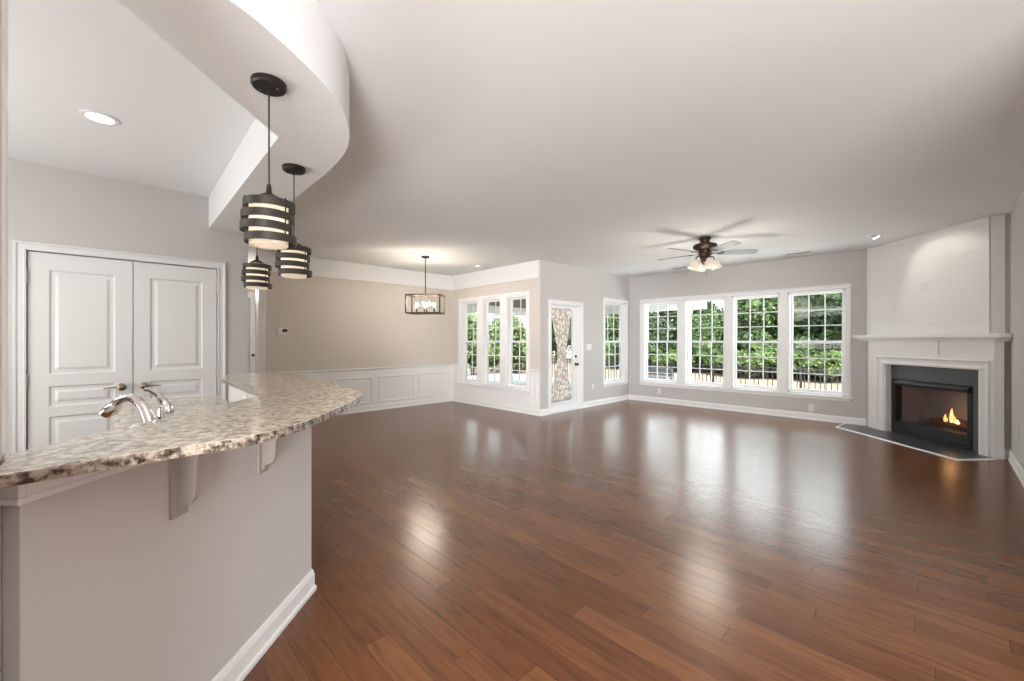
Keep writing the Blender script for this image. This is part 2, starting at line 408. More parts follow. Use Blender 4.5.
# coordinate frames (u along the wall, v up, w out into the room)
YF, XD, XL, YD, XP, XR, CH = 8.47, -4.91, -7.50, 5.48, -5.05, 0.55, 2.75
f_far = lambda u, v, w_: (u, YF - w_, v)          # window wall
f_door = lambda u, v, w_: (XD + w_, u, v)         # patio door wall
f_dleft = lambda u, v, w_: (XL + w_, u, v)        # dining side wall
f_dwin = lambda u, v, w_: (u, YD - w_, v)         # dining window wall
f_pan = lambda u, v, w_: (XP + w_, u, v)          # pantry wall
f_right = lambda u, v, w_: (XR - w_, u, v)
def f_fire(s, z, d, c0=7.66):                     # corner chimney face: s along it, d out of it
    c = c0 - d * R2
    return ((c + s * R2) / 2, (c - s * R2) / 2, z)

# ------------------------------------------------------------------ room shell
m = MB(); m.box(-11, 7.0, -7, 2.75, -0.12, 0); m.box(-11, 0.7, 2.75, YD + 0.02, -0.12, 0); m.box(XD - 0.05, 0.7, YD + 0.02, YF + 0.05, -0.12, 0)
struct(m.build('floor', 'floor'), 'glossy reddish brown oak plank floor of the whole open room', 'floor')
m = MB(); m.box(-11, 7.0, -7, 2.75, CH, CH + 0.12); m.box(-11, 0.7, 2.75, YD + 0.10, CH, CH + 0.12); m.box(XD - 0.10, 0.7, YD + 0.10, YF + 0.10, CH, CH + 0.12)
struct(m.build('ceiling', 'ceil'), 'smooth off white ceiling over the living and dining areas', 'ceiling')

WC = [-4.165 + 0.905 * i for i in range(4)]       # living window centres
HW = 0.395; WZ0, WZ1 = 0.43, 2.165
m = MB(f_far); m.slab_holes(XD - 0.15, XR + 0.15, -0.3, CH + 0.02, -0.15, 0, [(c - HW, c + HW, WZ0, WZ1) for c in WC])
struct(m.build('wall_far', 'wall'), 'grey far wall holding the row of four tall windows', 'wall')
DW = (7.50, 8.33); DR = (5.755, 6.655)
m = MB(f_door); m.slab_holes(YD + 0.0015, YF, -0.3, CH + 0.02, -0.15, 0, [(DR[0], DR[1], -0.005, 2.005), (DW[0], DW[1], WZ0, WZ1)])
struct(m.build('wall_patio', 'wall'), 'pale grey wall with the glazed patio door and one single window', 'wall')
NC = [-6.92 + 0.705 * i for i in range(3)]; NH = 0.275
m = MB(f_dwin); m.slab_holes(XL - 0.15, XD - 0.15, -0.3, CH + 0.02, -0.15, 0, [(c - NH, c + NH, WZ0, WZ1) for c in NC])
m.box(XD - 0.15, XD - 0.002, -0.3, CH + 0.02, -0.001, 0.0015)
struct(m.build('wall_dining_window', 'beige'), 'beige dining wall with three narrow windows close together', 'wall')
m = MB(f_dleft); m.box(1.80, YD, 0, CH + 0.02, -0.15, 0)
struct(m.build('wall_dining_side', 'beige'), 'long plain beige dining wall above white wainscot panels', 'wall')
PD = (-0.450, 0.800)
m = MB(f_pan); m.slab_holes(-5, 1.065, 0, CH + 0.02, -0.14, 0, [(PD[0], PD[1], -0.005, 2.05)])
struct(m.build('wall_pantry', 'wall'), 'light grey kitchen wall around the white double pantry doors', 'wall')
m = MB(f_right); m.box(2.6, YF, -0.05, CH + 0.02, -0.15, 0)
struct(m.build('wall_right', 'wall'), 'pale wall at the right edge beside the fireplace', 'wall')
m = MB(); m.box(-5.2, -1.00, -5.15, -5.0, 0, CH + 0.02); m.box(-1.5, 7.0, -7.1, -6.95, 0, CH + 0.02); m.box(6.9, 7.05, -7, 2.75, 0, CH + 0.02); m.box(0.7, 7, 2.6, 2.75, 0, CH + 0.02); m.box(-1.49, -1.00, -7, -4.99, 0, CH + 0.02)
struct(m.build('wall_back', 'wall'), 'plain wall behind the viewer closing the room', 'wall')
m = MB(); m.box(-11.0, -10.85, -1.2, 5.5, 0, CH + 0.02)
struct(m.build('wall_foyer', 'beige'), 'beige foyer wall glimpsed beyond the pantry wall end', 'wall')
m = MB(); m.box(-11, -7.65, 5.3, 5.45, 0, CH); m.box(-11, XP - 0.14, -1.35, -1.2, 0, CH)
struct(m.build('wall_foyer_side', 'beige'), 'beige side walls closing the foyer passage', 'wall')
m = MB(); m.box(-1.49, -1.00, -4.99, -0.165, 0, CH)  # real wall end; its unseen length and width are added to block fill light
struct(m.build('wall_post', 'beige', bevel=0.004), 'cream wall end at the left edge beside the bar counter, extended to block light', 'wall')
m = MB(); m.box(-1.494, -1.45, -0.30, -0.160, 1.075, 2.44)
struct(m.build('trim_1', 'trim', bevel=0.004), 'white corner casing on the wall end above the counter', 'trim')

# chimney breast across the corner
m = MB(lambda s, z, d: f_fire(s, z, d)); m.slab_holes(-6.55, -4.852, -0.02, CH + 0.02, -0.12, 0, [(-6.25, -4.90, -0.03, 0.995)])
m.fn = None; m.prism([(0.40, 7.26), (0.56, 7.26), (0.56, 7.40), (0.46, 7.40)], 0, CH + 0.01)
struct(m.build('wall_chimney', 'wall'), 'diagonal corner chimney wall carrying the fireplace', 'wall')
m = MB(lambda s, z, d: f_fire(s, z, d))
zz = 1.42; k = 0
while zz < CH - 0.01:
    z1 = min(zz + 0.132, CH)
    m.box(-6.475, -4.905, zz + 0.003, z1, 0.0005, 0.014); zz += 0.138
m.box(-6.475, -4.905, 1.41, CH, 0.0003, 0.010)
m.box(-6.515, -6.470, 1.41, CH, 0.0005, 0.018); m.box(-4.910, -4.843, 1.41, CH, 0.0005, 0.020)
m.fn = None
zz = 1.42
while zz < CH - 0.01:
    z1 = min(zz + 0.132, CH)
    m.box(0.405, 0.512, 7.246, 7.2595, zz + 0.003, z1); zz += 0.138
m.box(0.405, 0.512, 7.251, 7.2597, 1.41, CH)
struct(m.build('trim_2', 'trim', bevel=0.002), 'white shiplap boards covering the chimney above the mantel', 'wall cladding')

# dropped soffit over the bar
def catmull(pts, n=6):
    out = []
    for i in range(len(pts) - 1):
        p0 = Vector(pts[max(i - 1, 0)]); p1 = Vector(pts[i]); p2 = Vector(pts[i + 1]); p3 = Vector(pts[min(i + 2, len(pts) - 1)])
        for k in range(n):
            t = k / n
            out.append(tuple(0.5 * ((2 * p1) + (p2 - p0) * t + (2 * p0 - 5 * p1 + 4 * p2 - p3) * t * t + (3 * p1 - p0 - 3 * p2 + p3) * t ** 3)))
    out.append(tuple(pts[-1])); return out
outer = catmull([(-1.54, -0.16), (-1.56, 0.05), (-1.615, 0.28), (-1.68, 0.42), (-1.80, 0.60), (-1.93, 0.75), (-2.055, 0.85), (-2.28, 0.965), (-2.50, 1.02), (-2.76, 1.045), (-3.26, 1.055), (-5.05, 1.06)], 5)
sof = [(-5.055, 0.73), (-2.52, 0.675), (-1.49, -0.36)] + [(-1.485, -0.16)] + outer
m = MB(); m.prism(sof, 2.44, CH + 0.01)
struct(m.build('trim_3', 'ceil'), 'curved dropped ceiling soffit hanging over the bar counter', 'soffit')

# ------------------------------------------------------------------ baseboards, casings, wainscot
BASE = [(0, 0), (0.022, 0), (0.022, 0.018), (0.014, 0.028), (0.014, 0.085), (0.008, 0.105), (0.004, 0.112), (0, 0.112)]
def baseboard(name, paths, label):
    m = MB()
    for p in paths: m.sweep(p, BASE)
    struct(m.build(name, 'trim'), label, 'baseboard')
baseboard('baseboard_far', [[(-0.80, YF), (XD, YF)]][:1], 'white baseboard under the four living windows')
baseboard('baseboard_patio', [[(XD, YF), (XD, DR[1] + 0.065)], [(XD, DR[0] - 0.065), (XD, YD), (XL, YD)]][0:1], 'white baseboard right of the patio door')
baseboard('baseboard_corner', [[(XD, DR[0] - 0.065), (XD, YD), (XL + 0.0, YD)]], 'white baseboard wrapping the wall corner left of the patio door')
baseboard('baseboard_dining', [[(XL, YD), (XL, 1.82)]], 'white baseboard under the long dining wainscot')
baseboard('baseboard_right', [[(XR, 2.6), (XR, 7.255), (0.47, 7.255)]], 'white baseboard along the right wall by the fireplace')
baseboard('baseboard_bar', [[(-1.46, -0.09), (-2.335, 0.785), (-3.5, 0.785)][::-1]], 'white baseboard along the foot of the bar wall')

CAS = [(0, 0.0005), (0, 0.016), (0.012, 0.019), (0.018, 0.013), (0.045, 0.012), (0.052, 0.019), (0.064, 0.022), (0.068, 0.020), (0.068, 0.0005)]
def casing(mb, u0, u1, v0, v1, closed=False, wd=0.068):
    prof = [(-a * wd / 0.068, h) for a, h in CAS]   # opening on the right-hand side of travel
    path = [(u0, v0), (u0, v1), (u1, v1), (u1, v0)]
    mb.sweep(path, [(-a, h) for a, h in prof], closed)

def window(fn, c, hw, cols, name, label):
    # double-hung unit inside an opening; w = 0 is the wall face
    root = empty(name, fn(c, WZ0, -0.10)); struct(root, label, 'window')
    z0, z1, zm = WZ0, WZ1, 1.305
    m = MB(fn); t = 0.028
    m.box(c - hw, c - hw + t, z0, z1, -0.148, -0.002); m.box(c + hw - t, c + hw, z0, z1, -0.148, -0.002)
    m.box(c - hw, c + hw, z1 - t, z1, -0.148, -0.002); m.box(c - hw, c + hw, z0, z0 + t, -0.148, -0.002)
    m.build('window_frame', 'vinyl', root)
    def sash(za, zb, w0, w1, fr, bot):
        a, b = c - hw + t, c + hw - t
        mm = MB(fn); mm.slab_holes(a, b, za, zb, w0, w1, [(a + fr, b - fr, za + bot, zb - fr)])
        s = mm.build('sash', 'vinyl', root, bevel=0.003)
        a2, b2, c2, d2 = a + fr, b - fr, za + bot, zb - fr
        g = MB(fn); wm = (w0 + w1) / 2
        for i in range(1, cols): 
            u = a2 + (b2 - a2) * i / cols; g.box(u - 0.008, u + 0.008, c2, d2, wm - 0.007, wm + 0.007)
        for j in range(1, 3):
            v = c2 + (d2 - c2) * j / 3; g.box(a2, b2, v - 0.008, v + 0.008, wm - 0.007, wm + 0.007)
        g.build('muntins', 'vinyl', s)
        p = MB(fn); p.box(a2 - 0.004, b2 + 0.004, c2 - 0.004, d2 + 0.004, wm - 0.0015, wm + 0.0015); p.build('glass', 'glass', s)
    sash(zm - 0.02, z1 - t, -0.135, -0.105, 0.030, 0.036)
    sash(z0 + t, zm + 0.02, -0.100, -0.070, 0.034, 0.045)
    return root
n = 1
for i, c in enumerate(WC):
    window(f_far, c, HW, 3, 'window_%d' % n, ['far wall double hung window nearest the patio door wall', 'second far wall window from the corner, porch column seen through it',
        'third far wall double hung window, fence and bushes behind it', 'far wall double hung window closest to the fireplace'][i]); n += 1
window(f_door, (DW[0] + DW[1]) / 2, (DW[1] - DW[0]) / 2, 3, 'window_%d' % n, 'single white double hung window right of the patio door'); n += 1
for i, c in enumerate(NC):
    window(f_dwin, c, NH, 2, 'window_%d' % n, ['narrow dining window nearest the long dining wall', 'middle one of the three narrow dining windows', 'narrow dining window nearest the wall corner and patio door'][i]); n += 1

SILL = [(0, 0), (0.055, 0), (0.06, 0.012), (0.055, 0.026), (0, 0.026)]
def sill(fn, u0, u1, z, name, label):
    m = MB(fn); m.box(u0, u1, z, z + 0.028, -0.07, 0.045); m.box(u0 + 0.03, u1 - 0.03, z - 0.05, z + 0.001, 0.0005, 0.016)
    struct(m.build(name, 'trim', bevel=0.005), label, 'window trim')
def group_casing(fn, cs, hw, name, label):
    m = MB(fn); u0, u1 = cs[0] - hw, cs[-1] + hw
    casing(m, u0, u1, WZ0 - 0.01, WZ1)
    for a, b in zip(cs, cs[1:]): m.box(a + hw, b - hw, WZ0, WZ1, 0.0005, 0.014)
    struct(m.build(name, 'trim'), label, 'window trim')
group_casing(f_far, WC, HW, 'trim_4', 'white casing framing the four living windows together')
sill(f_far, WC[0] - HW - 0.09, WC[-1] + HW + 0.09, 0.402, 'trim_5', 'long white sill under the four living windows')
group_casing(f_door, [(DW[0] + DW[1]) / 2], (DW[1] - DW[0]) / 2, 'trim_6', 'white casing around the single window beside the patio door')
sill(f_door, DW[0] - 0.09, DW[1] + 0.09, 0.402, 'trim_7', 'white sill under the single window beside the patio door')
group_casing(f_dwin, NC, NH, 'trim_8', 'white casing framing the three narrow dining windows')
sill(f_dwin, NC[0] - NH - 0.09, NC[-1] + NH + 0.09, 0.402, 'trim_9', 'white sill under the three narrow dining windows')

# wainscot and frieze of the dining area
RAIL = [(0.0, 0.765), (0.010, 0.765), (0.012, 0.782), (0.024, 0.792), (0.026, 0.806), (0.016, 0.812), (0.0, 0.812)]
m = MB(f_dleft); m.box(1.80, YD - 0.001, 0.10, 0.79, 0.0005, 0.005)
m.fn = f_dwin; m.box(XL + 0.001, NC[0] - NH - 0.07, 0.10, 0.79, 0.0005, 0.005); m.box(NC[-1] + NH + 0.07, XD - 0.004, 0.10, 0.79, 0.0005, 0.005)
m.box(NC[0] - NH - 0.07, NC[-1] + NH + 0.07, 0.10, 0.355, 0.0005, 0.005)
struct(m.build('trim_10', 'trim'), 'white painted wainscot panels on both dining walls', 'wainscot')
m = MB(); m.sweep([(NC[0] - NH - 0.07, YD), (XL, YD), (XL, 1.82)], [(a, h) for a, h in RAIL]); m.sweep([(XD - 0.005, YD), (NC[-1] + NH + 0.07, YD)], RAIL)
struct(m.build('trim_11', 'trim'), 'white chair rail capping the dining wainscot', 'chair rail')
FRM = [(0, 0.005), (0, 0.012), (0.010, 0.018), (0.022, 0.012), (0.026, 0.005)]
m = MB(f_dleft)
for y0, y1 in ((1.98, 2.73), (2.86, 3.61), (3.74, 4.52), (4.62, 5.40)):
    m.sweep([(y0, 0.155), (y0, 0.645), (y1, 0.645), (y1, 0.155)], [(-a, h) for a, h in FRM], closed=True)
m.fn = f_dwin; m.sweep([(-5.11, 0.19), (-5.11, 0.645), (-4.98, 0.645), (-4.98, 0.19)], [(-a, h) for a, h in FRM], closed=True)
struct(m.build('trim_12', 'trim'), 'raised white picture frame mouldings on the wainscot', 'moulding')
m = MB(f_dleft); m.box(1.80, YD - 0.001, 2.455, CH, 0.0005, 0.014); m.box(1.80, YD - 0.001, 2.44, 2.462, 0.0005, 0.024)
m.fn = f_dwin; m.box(XL + 0.001, XD - 0.03, 2.455, CH, 0.0005, 0.014); m.box(XL + 0.001, XD - 0.03, 2.44, 2.462, 0.0005, 0.024)
struct(m.build('trim_13', 'trim'), 'wide pale frieze band under the dining ceiling', 'frieze')
m = MB(); m.box(XL - 0.16, XL + 0.02, 1.72, 1.815, 0, CH)
struct(m.build('trim_14', 'trim', bevel=0.004), 'white cased end of the long dining wall', 'trim')

# ------------------------------------------------------------------ doors
def panel_leaf(mb, u0, u1, v0, v1, t, panels):
    holes = panels
    us = sorted({u0, u1, *[h[0] for h in holes], *[h[1] for h in holes]}); vs_ = sorted({v0, v1, *[h[2] for h in holes], *[h[3] for h in holes]})
    for i in range(len(us) - 1):
        for j in range(len(vs_) - 1):
            a, b, c, d = us[i], us[i + 1], vs_[j], vs_[j + 1]
            if any(h[0] < (a + b) / 2 < h[1] and h[2] < (c + d) / 2 < h[3] for h in holes): continue
            mb.add([(a, c, 0), (b, c, 0), (b, d, 0), (a, d, 0)], [(0, 1, 2, 3)])
    for (a, b, c, d) in panels:
        prev = None
        for ins, w_ in ((0, 0), (0.006, -0.004), (0.012, -0.011), (0.034, -0.011), (0.052, -0.003), (0.056, -0.002)):
            loop = [(a + ins, c + ins, w_), (b - ins, c + ins, w_), (b - ins, d - ins, w_), (a + ins, d - ins, w_)]
            if prev:
                for k in range(4):
                    mb.add([prev[k], prev[(k + 1) % 4], loop[(k + 1) % 4], loop[k]], [(0, 1, 2, 3)])
            prev = loop
        mb.add(prev, [(0, 1, 2, 3)])
    mb.add([(u0, v0, -t), (u1, v0, -t), (u1, v1, -t), (u0, v1, -t)], [(0, 1, 2, 3)])
    mb.add([(u0, v0, 0), (u1, v0, 0), (u1, v1, 0), (u0, v1, 0), (u0, v0, -t), (u1, v0, -t), (u1, v1, -t), (u0, v1, -t)],
           [(0, 1, 5, 4), (1, 2, 6, 5), (2, 3, 7, 6), (3, 0, 4, 7)])
def pantry_leaf(name, u0, u1, label, knob_u, lever, hinge_u):
    root = empty(name, f_pan((u0 + u1) / 2, 0.01, -0.02)); struct(root, label, 'door')
    m = MB(lambda u, v, w_: f_pan(u, v, w_ - 0.004)); st = 0.112
    panel_leaf(m, u0, u1, 0.012, 2.040, 0.035, [(u0 + st, u1 - st, 1.055, 1.905), (u0 + st, u1 - st, 0.79, 0.958), (u0 + st, u1 - st, 0.18, 0.71)])
    m.build('door_panel', 'door', root)
    kc = f_pan(knob_u, 0.92, 0.0)
    m = MB(lambda a, b, c: (kc[0] + c, kc[1] + a, kc[2] + b))
    m.lathe([(0.031, -0.003), (0.031, 0.004), (0.024, 0.009), (0.011, 0.012), (0.010, 0.032), (0.022, 0.040), (0.029, 0.052), (0.027, 0.066), (0.012, 0.073), (1e-6, 0.074)])
    k = m.build('door_knob', 'nickel', root, smooth=True); k['label'] = 'bronze toned round knob'
    m = MB(); x, y, z = kc
    m.tube([(x + 0.046, y + lever * 0.02, z), (x + 0.047, y + lever * 0.06, z + 0.002), (x + 0.046, y + lever * 0.115, z - 0.003)], [0.006, 0.005, 0.004], 8)
    m.build('lever', 'nickel', k, smooth=True)
    for hz in (1.84, 1.005, 0.22):
        m = MB(); p = f_pan(hinge_u, hz, 0.004)
        m.tube([(p[0], p[1], hz - 0.045), (p[0], p[1], hz + 0.045)], 0.007, 8); m.sphere((p[0], p[1], hz + 0.048), 0.008, 8, 6); m.sphere((p[0], p[1], hz - 0.048), 0.008, 8, 6)
        m.build('hinge', 'hinge', root, smooth=True)
mid = (PD[0] + PD[1]) / 2
pantry_leaf('door_1', PD[0] + 0.006, mid - 0.003, 'white raised panel pantry door hinged beside the left wall end', mid - 0.075, -1, PD[0] + 0.004)
pantry_leaf('door_2', mid + 0.003, PD[1] - 0.006, 'white raised panel pantry door hinged on the side nearer the dining area', mid + 0.075, 1, PD[1] - 0.004)
m = MB(f_pan); casing(m, PD[0], PD[1], 0, 2.048)
m.box(PD[0] - 0.02, PD[0], 0, 2.07, -0.14, 0.0); m.box(PD[1], PD[1] + 0.02, 0, 2.07, -0.14, 0.0); m.box(PD[0], PD[1], 2.048, 2.07, -0.14, 0.0)
struct(m.build('trim_15', 'door'), 'white moulded casing around the pantry double doors', 'door casing')
m = MB(); m.box(-5.42, -5.20, -0.6, 0.95, -0.001, CH)
struct(m.build('wall_pantry_inside', 'wall'), 'plain pantry closet wall closing the space behind the double doors', 'wall')

# patio door: one full glass lite
dr = empty('door_3', f_door((DR[0] + DR[1]) / 2, 0, -0.05)); struct(dr, 'white full glass patio door behind the tied patterned curtain', 'door')
a, b = DR[0] + 0.025, DR[1] - 0.025
m = MB(f_door); m.slab_holes(a, b, 0.02, 1.985, -0.095, -0.052, [(a + 0.07, b - 0.15, 0.21, 1.89)])
m.build('door_panel', 'vinyl', dr, bevel=0.003)
m = MB(f_door); m.box(a + 0.07, b - 0.15, 0.21, 1.89, -0.076, -0.070); m.build('glass', 'glass', dr)
m = MB(f_door); m.box(DR[0], a - 0.002, 0, 2.005, -0.15, 0.0); m.box(b + 0.002, DR[1], 0, 2.005, -0.15, 0.0); m.box(DR[0], DR[1], 1.987, 2.005, -0.15, 0.0); m.box(DR[0], DR[1], 0.0, 0.018, -0.15, 0.012)
m.build('door_frame', 'vinyl', dr)
for z, nm, rr in ((1.02, 'deadbolt', 0.026), (0.868, 'door_knob', 0.030)):
    p = f_door(b - 0.065, z, -0.052)
    m = MB(lambda q, r, s: (p[0] + s, p[1] + q, p[2] + r))
    if nm == 'deadbolt': m.lathe([(rr, -0.003), (rr, 0.010), (rr * 0.8, 0.016), (1e-6, 0.017)]); m.box(-0.006, 0.006, -0.016, 0.016, 0.012, 0.03)
    else: m.lathe([(0.030, -0.003), (0.030, 0.006), (0.012, 0.010), (0.011, 0.03), (0.026, 0.042), (0.028, 0.056), (0.014, 0.066), (1e-6, 0.067)])
    m.build(nm, 'iron', dr, smooth=True)
m = MB(f_door); casing(m, DR[0], DR[1], 0, 2.005)
struct(m.build('trim_16', 'trim'), 'white casing around the patio door', 'door casing')

# curtain tied in the middle, hung on the patio door
ct = empty('door_curtain', f_door(6.09, 0.19, -0.035))
tag(ct, 'taupe and white leaf print curtain tied at its middle on the patio door', 'curtain')
def curtain_surf():
    m = MB(f_door); NU, NV = 72, 44; vs = []; fs = []
    for j in range(NV + 1):
        t = j / NV; z = 0.20 + (1.93 - 0.20) * t
        e = abs(z - 1.09) / 0.86; wf = 0.33 + 0.67 * min(1, e) ** 0.9 if z > 1.09 else 0.30 + 0.66 * min(1, e) ** 0.8
        for i in range(NU + 1):
            s = i / NU; u = 6.09 + (s - 0.5) * 0.63 * wf
            am = 0.011 / max(0.55, wf) ** 0.3
            w_ = -0.026 + am * math.sin(s * 2 * math.pi * 8.5 + 0.5 * math.sin(3 * t)) + 0.004 * math.sin(s * 2 * math.pi * 3 + 4 * t) + 0.012 * (1 - wf)
            vs.append((u, z, w_))
    for j in range(NV):
        for i in range(NU):
            q = j * (NU + 1) + i; fs.append((q, q + 1, q + NU + 2, q + NU + 1))
    m.add(vs, fs); return m
o = curtain_surf().build('fabric', 'curtain', ct, smooth=True)
o.modifiers.clear(); sd = o.modifiers.new('thickness', 'SOLIDIFY'); sd.thickness = 0.003; sd.offset = 0
p0 = f_door(5.775, 1.905, -0.030); p1 = f_door(6.405, 1.905, -0.030)
m = MB(); m.tube([p0, p1], 0.006, 8); m.build('top_rod', 'hinge', ct)
p0 = f_door(5.775, 0.225, -0.030); p1 = f_door(6.405, 0.225, -0.030)
m = MB(); m.tube([p0, p1], 0.006, 8); m.build('bottom_rod', 'hinge', ct)
mm = MB(lambda u, w_, z: f_door(u, z, w_)); mm.sweep([(5.985, -0.048), (6.195, -0.048), (6.205, -0.03), (6.195, 0.008), (5.985, 0.008), (5.975, -0.03)], [(0, 1.06), (0.003, 1.06), (0.003, 1.115), (0, 1.115)], closed=True)
mm.build('tie_band', 'curtain', ct)

# front door glass far behind
dr = empty('door_4', (-10.84, 2.0, 0)); struct(dr, 'foyer door with a pale blue blind, seen in the gap past the pantry wall', 'door')
fo = lambda u, v, w_: (-10.85 + w_, u, v)
m = MB(fo); m.slab_holes(1.42, 2.42, 0.0, 2.42, 0.0005, 0.05, [(1.55, 2.33, 0.25, 2.29)]); m.build('door_panel', 'vinyl', dr)
m = MB(fo); m.box(1.55, 2.33, 0.25, 2.29, 0.002, 0.008); m.build('glass', 'blueglass', dr)
m = MB(fo); z = 0.27
while z < 2.28: m.box(1.56, 2.32, z, z + 0.012, 0.009, 0.03); z += 0.075
m.build('blind', 'blueglass', dr)
m = MB(); m.sphere((-10.77, 2.37, 1.0), 0.03); m.build('door_knob', 'iron', dr, smooth=True)

# ------------------------------------------------------------------ bar
half = [(-1.415, -0.135), (-2.335, 0.785), (-3.50, 0.785), (-3.50, 0.62), (-2.40, 0.62), (-1.585, -0.1645), (-1.4445, -0.1645)]
m = MB(); m.prism(half, 0, 1.042)
struct(m.build('wall_bar', 'bar', bevel=0.003), 'grey half wall carrying the bar counter', 'wall')
m = MB(lambda s, z, d: ((-1.55 + d * R2 + s * R2) / 2, (-1.55 + d * R2 - s * R2) / 2, z))
m.box(-2.204, -0.904, 0.975, 1.0405, 0.0005, 0.016); m.box(-2.204, -0.904, 0.972, 0.988, 0.0005, 0.020)
m.box(-0.9045, -0.889, 0.975, 1.0405, -0.035, 0.016); m.box(-0.9045, -0.885, 0.972, 0.988, -0.035, 0.020)
struct(m.build('trim_17', 'trim', bevel=0.003), 'white board under the granite at the top of the bar wall', 'trim')
front = catmull([(-1.268, -0.159), (-1.29, 0.0), (-1.300, 0.14), (-1.312, 0.27), (-1.365, 0.38), (-1.466, 0.50), (-1.62, 0.635), (-1.755, 0.752), (-1.94, 0.882), (-2.08, 0.938), (-2.36, 0.965), (-2.85, 1.01), (-3.50, 1.03), (-3.78, 0.97), (-3.88, 0.82), (-3.74, 0.63), (-3.44, 0.565)], 5)
top = front + [(-2.28, 0.553), (-1.489, -0.159)]
m = MB(); m.prism(top, 1.042, 1.070)
tag(m.build('bar_countertop', 'granite', bevel=0.004), 'curved cream granite bar top with shade painted into its speckled edge', 'countertop')
low = [(-3.86, 0.615), (-3.86, 0.10), (-3.80, 0.03), (-1.83, 0.03), (-2.43, 0.615)]
m = MB(); m.prism(low, 0.88, 0.91)
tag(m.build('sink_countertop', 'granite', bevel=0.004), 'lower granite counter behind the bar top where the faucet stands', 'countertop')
cb = empty('base_cabinet', (-3.1, 0.35, 0)); tag(cb, 'white base cabinet under the lower granite counter', 'cabinet')
m = MB(); m.box(-3.8, -2.45, 0.10, 0.615, 0.09, 0.88); m.box(-3.78, -2.47, 0.16, 0.60, 0.0, 0.09); m.build('body', 'cabinet', cb)
for i in range(3):
    x0 = -3.79 + i * 0.447; m = MB(lambda u, v, w_: (u, 0.082 - w_, v)); panel_leaf(m, x0, x0 + 0.435, 0.11, 0.87, 0.017, [(x0 + 0.06, x0 + 0.375, 0.18, 0.80)])
    d_ = m.build('door', 'cabinet', cb)
    mm = MB(); mm.sphere((x0 + 0.40, 0.068, 0.74), 0.016); mm.build('knob', 'hinge', d_, smooth=True)

# corbels: profile in (projection, height)
CORB = [(0, 0.780), (0.020, 0.780), (0.024, 0.800), (0.046, 0.806), (0.058, 0.815), (0.066, 0.832), (0.069, 0.87), (0.071, 0.92), (0.076, 0.955), (0.088, 0.985), (0.104, 1.000), (0.118, 1.006), (0.120, 1.0415), (0, 1.0415)]
for i, (px, py) in enumerate(((-1.705, 0.155), (-2.015, 0.465))):
    rt = empty('corbel', (px, py, 0.78)); tag(rt, ['larger looking scrolled corbel under the bar top, closer to the viewer', 'scrolled corbel under the bar top nearer the end of the bar wall'][i], 'corbel', 'corbels under the bar top')
    fr = lambda p, t, z: (px + p / R2 - t / R2, py + p / R2 + t / R2, z)
    m = MB(lambda p, z, t: fr(p, t, z)); m.prism(CORB, 0.0, 0.024); m.build('bracket', 'corbel', rt, bevel=0.003)
    m = MB(lambda p, z, t: fr(p, t, z)); m.box(0.0005, 0.013, 0.765, 1.0414, -0.020, 0.044)
    m.build('back_plate', 'corbel', rt, bevel=0.002)

# faucet
fx, fy = -1.978, 0.120
fc = empty('faucet', (fx, fy, 0.91)); tag(fc, 'chrome kitchen faucet with arched spout and side lever by the pantry doors', 'faucet')
dx, dy = -1 / R2, -1 / R2
m = MB(); m.lathe([(0.030, 0), (0.030, 0.008), (0.024, 0.014), (0.022, 0.05), (0.019, 0.06)], (fx, fy, 0.91), 20)
m.build('base', 'chrome', fc, smooth=True)
pts = [(0.0, 0.05), (0.006, 0.10), (0.022, 0.150), (0.050, 0.190), (0.085, 0.210), (0.120, 0.213), (0.150, 0.203), (0.172, 0.188), (0.190, 0.170)]
pts = [(a * 0.80, h) for a, h in pts]
path = catmull([(fx + a * dx, fy + a * dy, 0.91 + h) for a, h in pts], 4)
k = len(path); m = MB(); m.tube(path, [0.019 - 0.005 * min(1, i / (k * 0.55)) + 0.010 * max(0, (i / k - 0.62)) for i in range(k)], 14)
m.build('spout', 'chrome', fc, smooth=True)
e = path[-1]; m = MB(); m.tube([(e[0] - 0.022 * dx, e[1] - 0.022 * dy, e[2] + 0.016), (e[0], e[1], e[2]), (e[0] + 0.018 * dx, e[1] + 0.018 * dy, e[2] - 0.012)], [0.018, 0.023, 0.021], 14)
m.build('spray_head', 'chrome', fc, smooth=True)
hx, hy = fx + 0.075 / R2 , fy + 0.075 / R2
hx, hy = -2.072, 0.166
m = MB(); m.lathe([(0.028, 0), (0.028, 0.008), (0.022, 0.012), (0.021, 0.10), (0.026, 0.125), (0.027, 0.15), (0.022, 0.17), (0.008, 0.18), (1e-6, 0.181)], (hx, hy, 0.91), 20)
h_ = m.build('handle', 'chrome', fc, smooth=True)
m = MB(); m.tube([(hx, hy, 1.075), (hx + 0.012 * dx, hy + 0.012 * dy, 1.100), (hx + 0.035 * dx, hy + 0.035 * dy, 1.125), (hx + 0.062 * dx, hy + 0.062 * dy, 1.140), (hx + 0.08 * dx, hy + 0.08 * dy, 1.143)], [0.016, 0.013, 0.010, 0.008, 0.008], 10)
m.build('lever', 'chrome', h_, smooth=True)

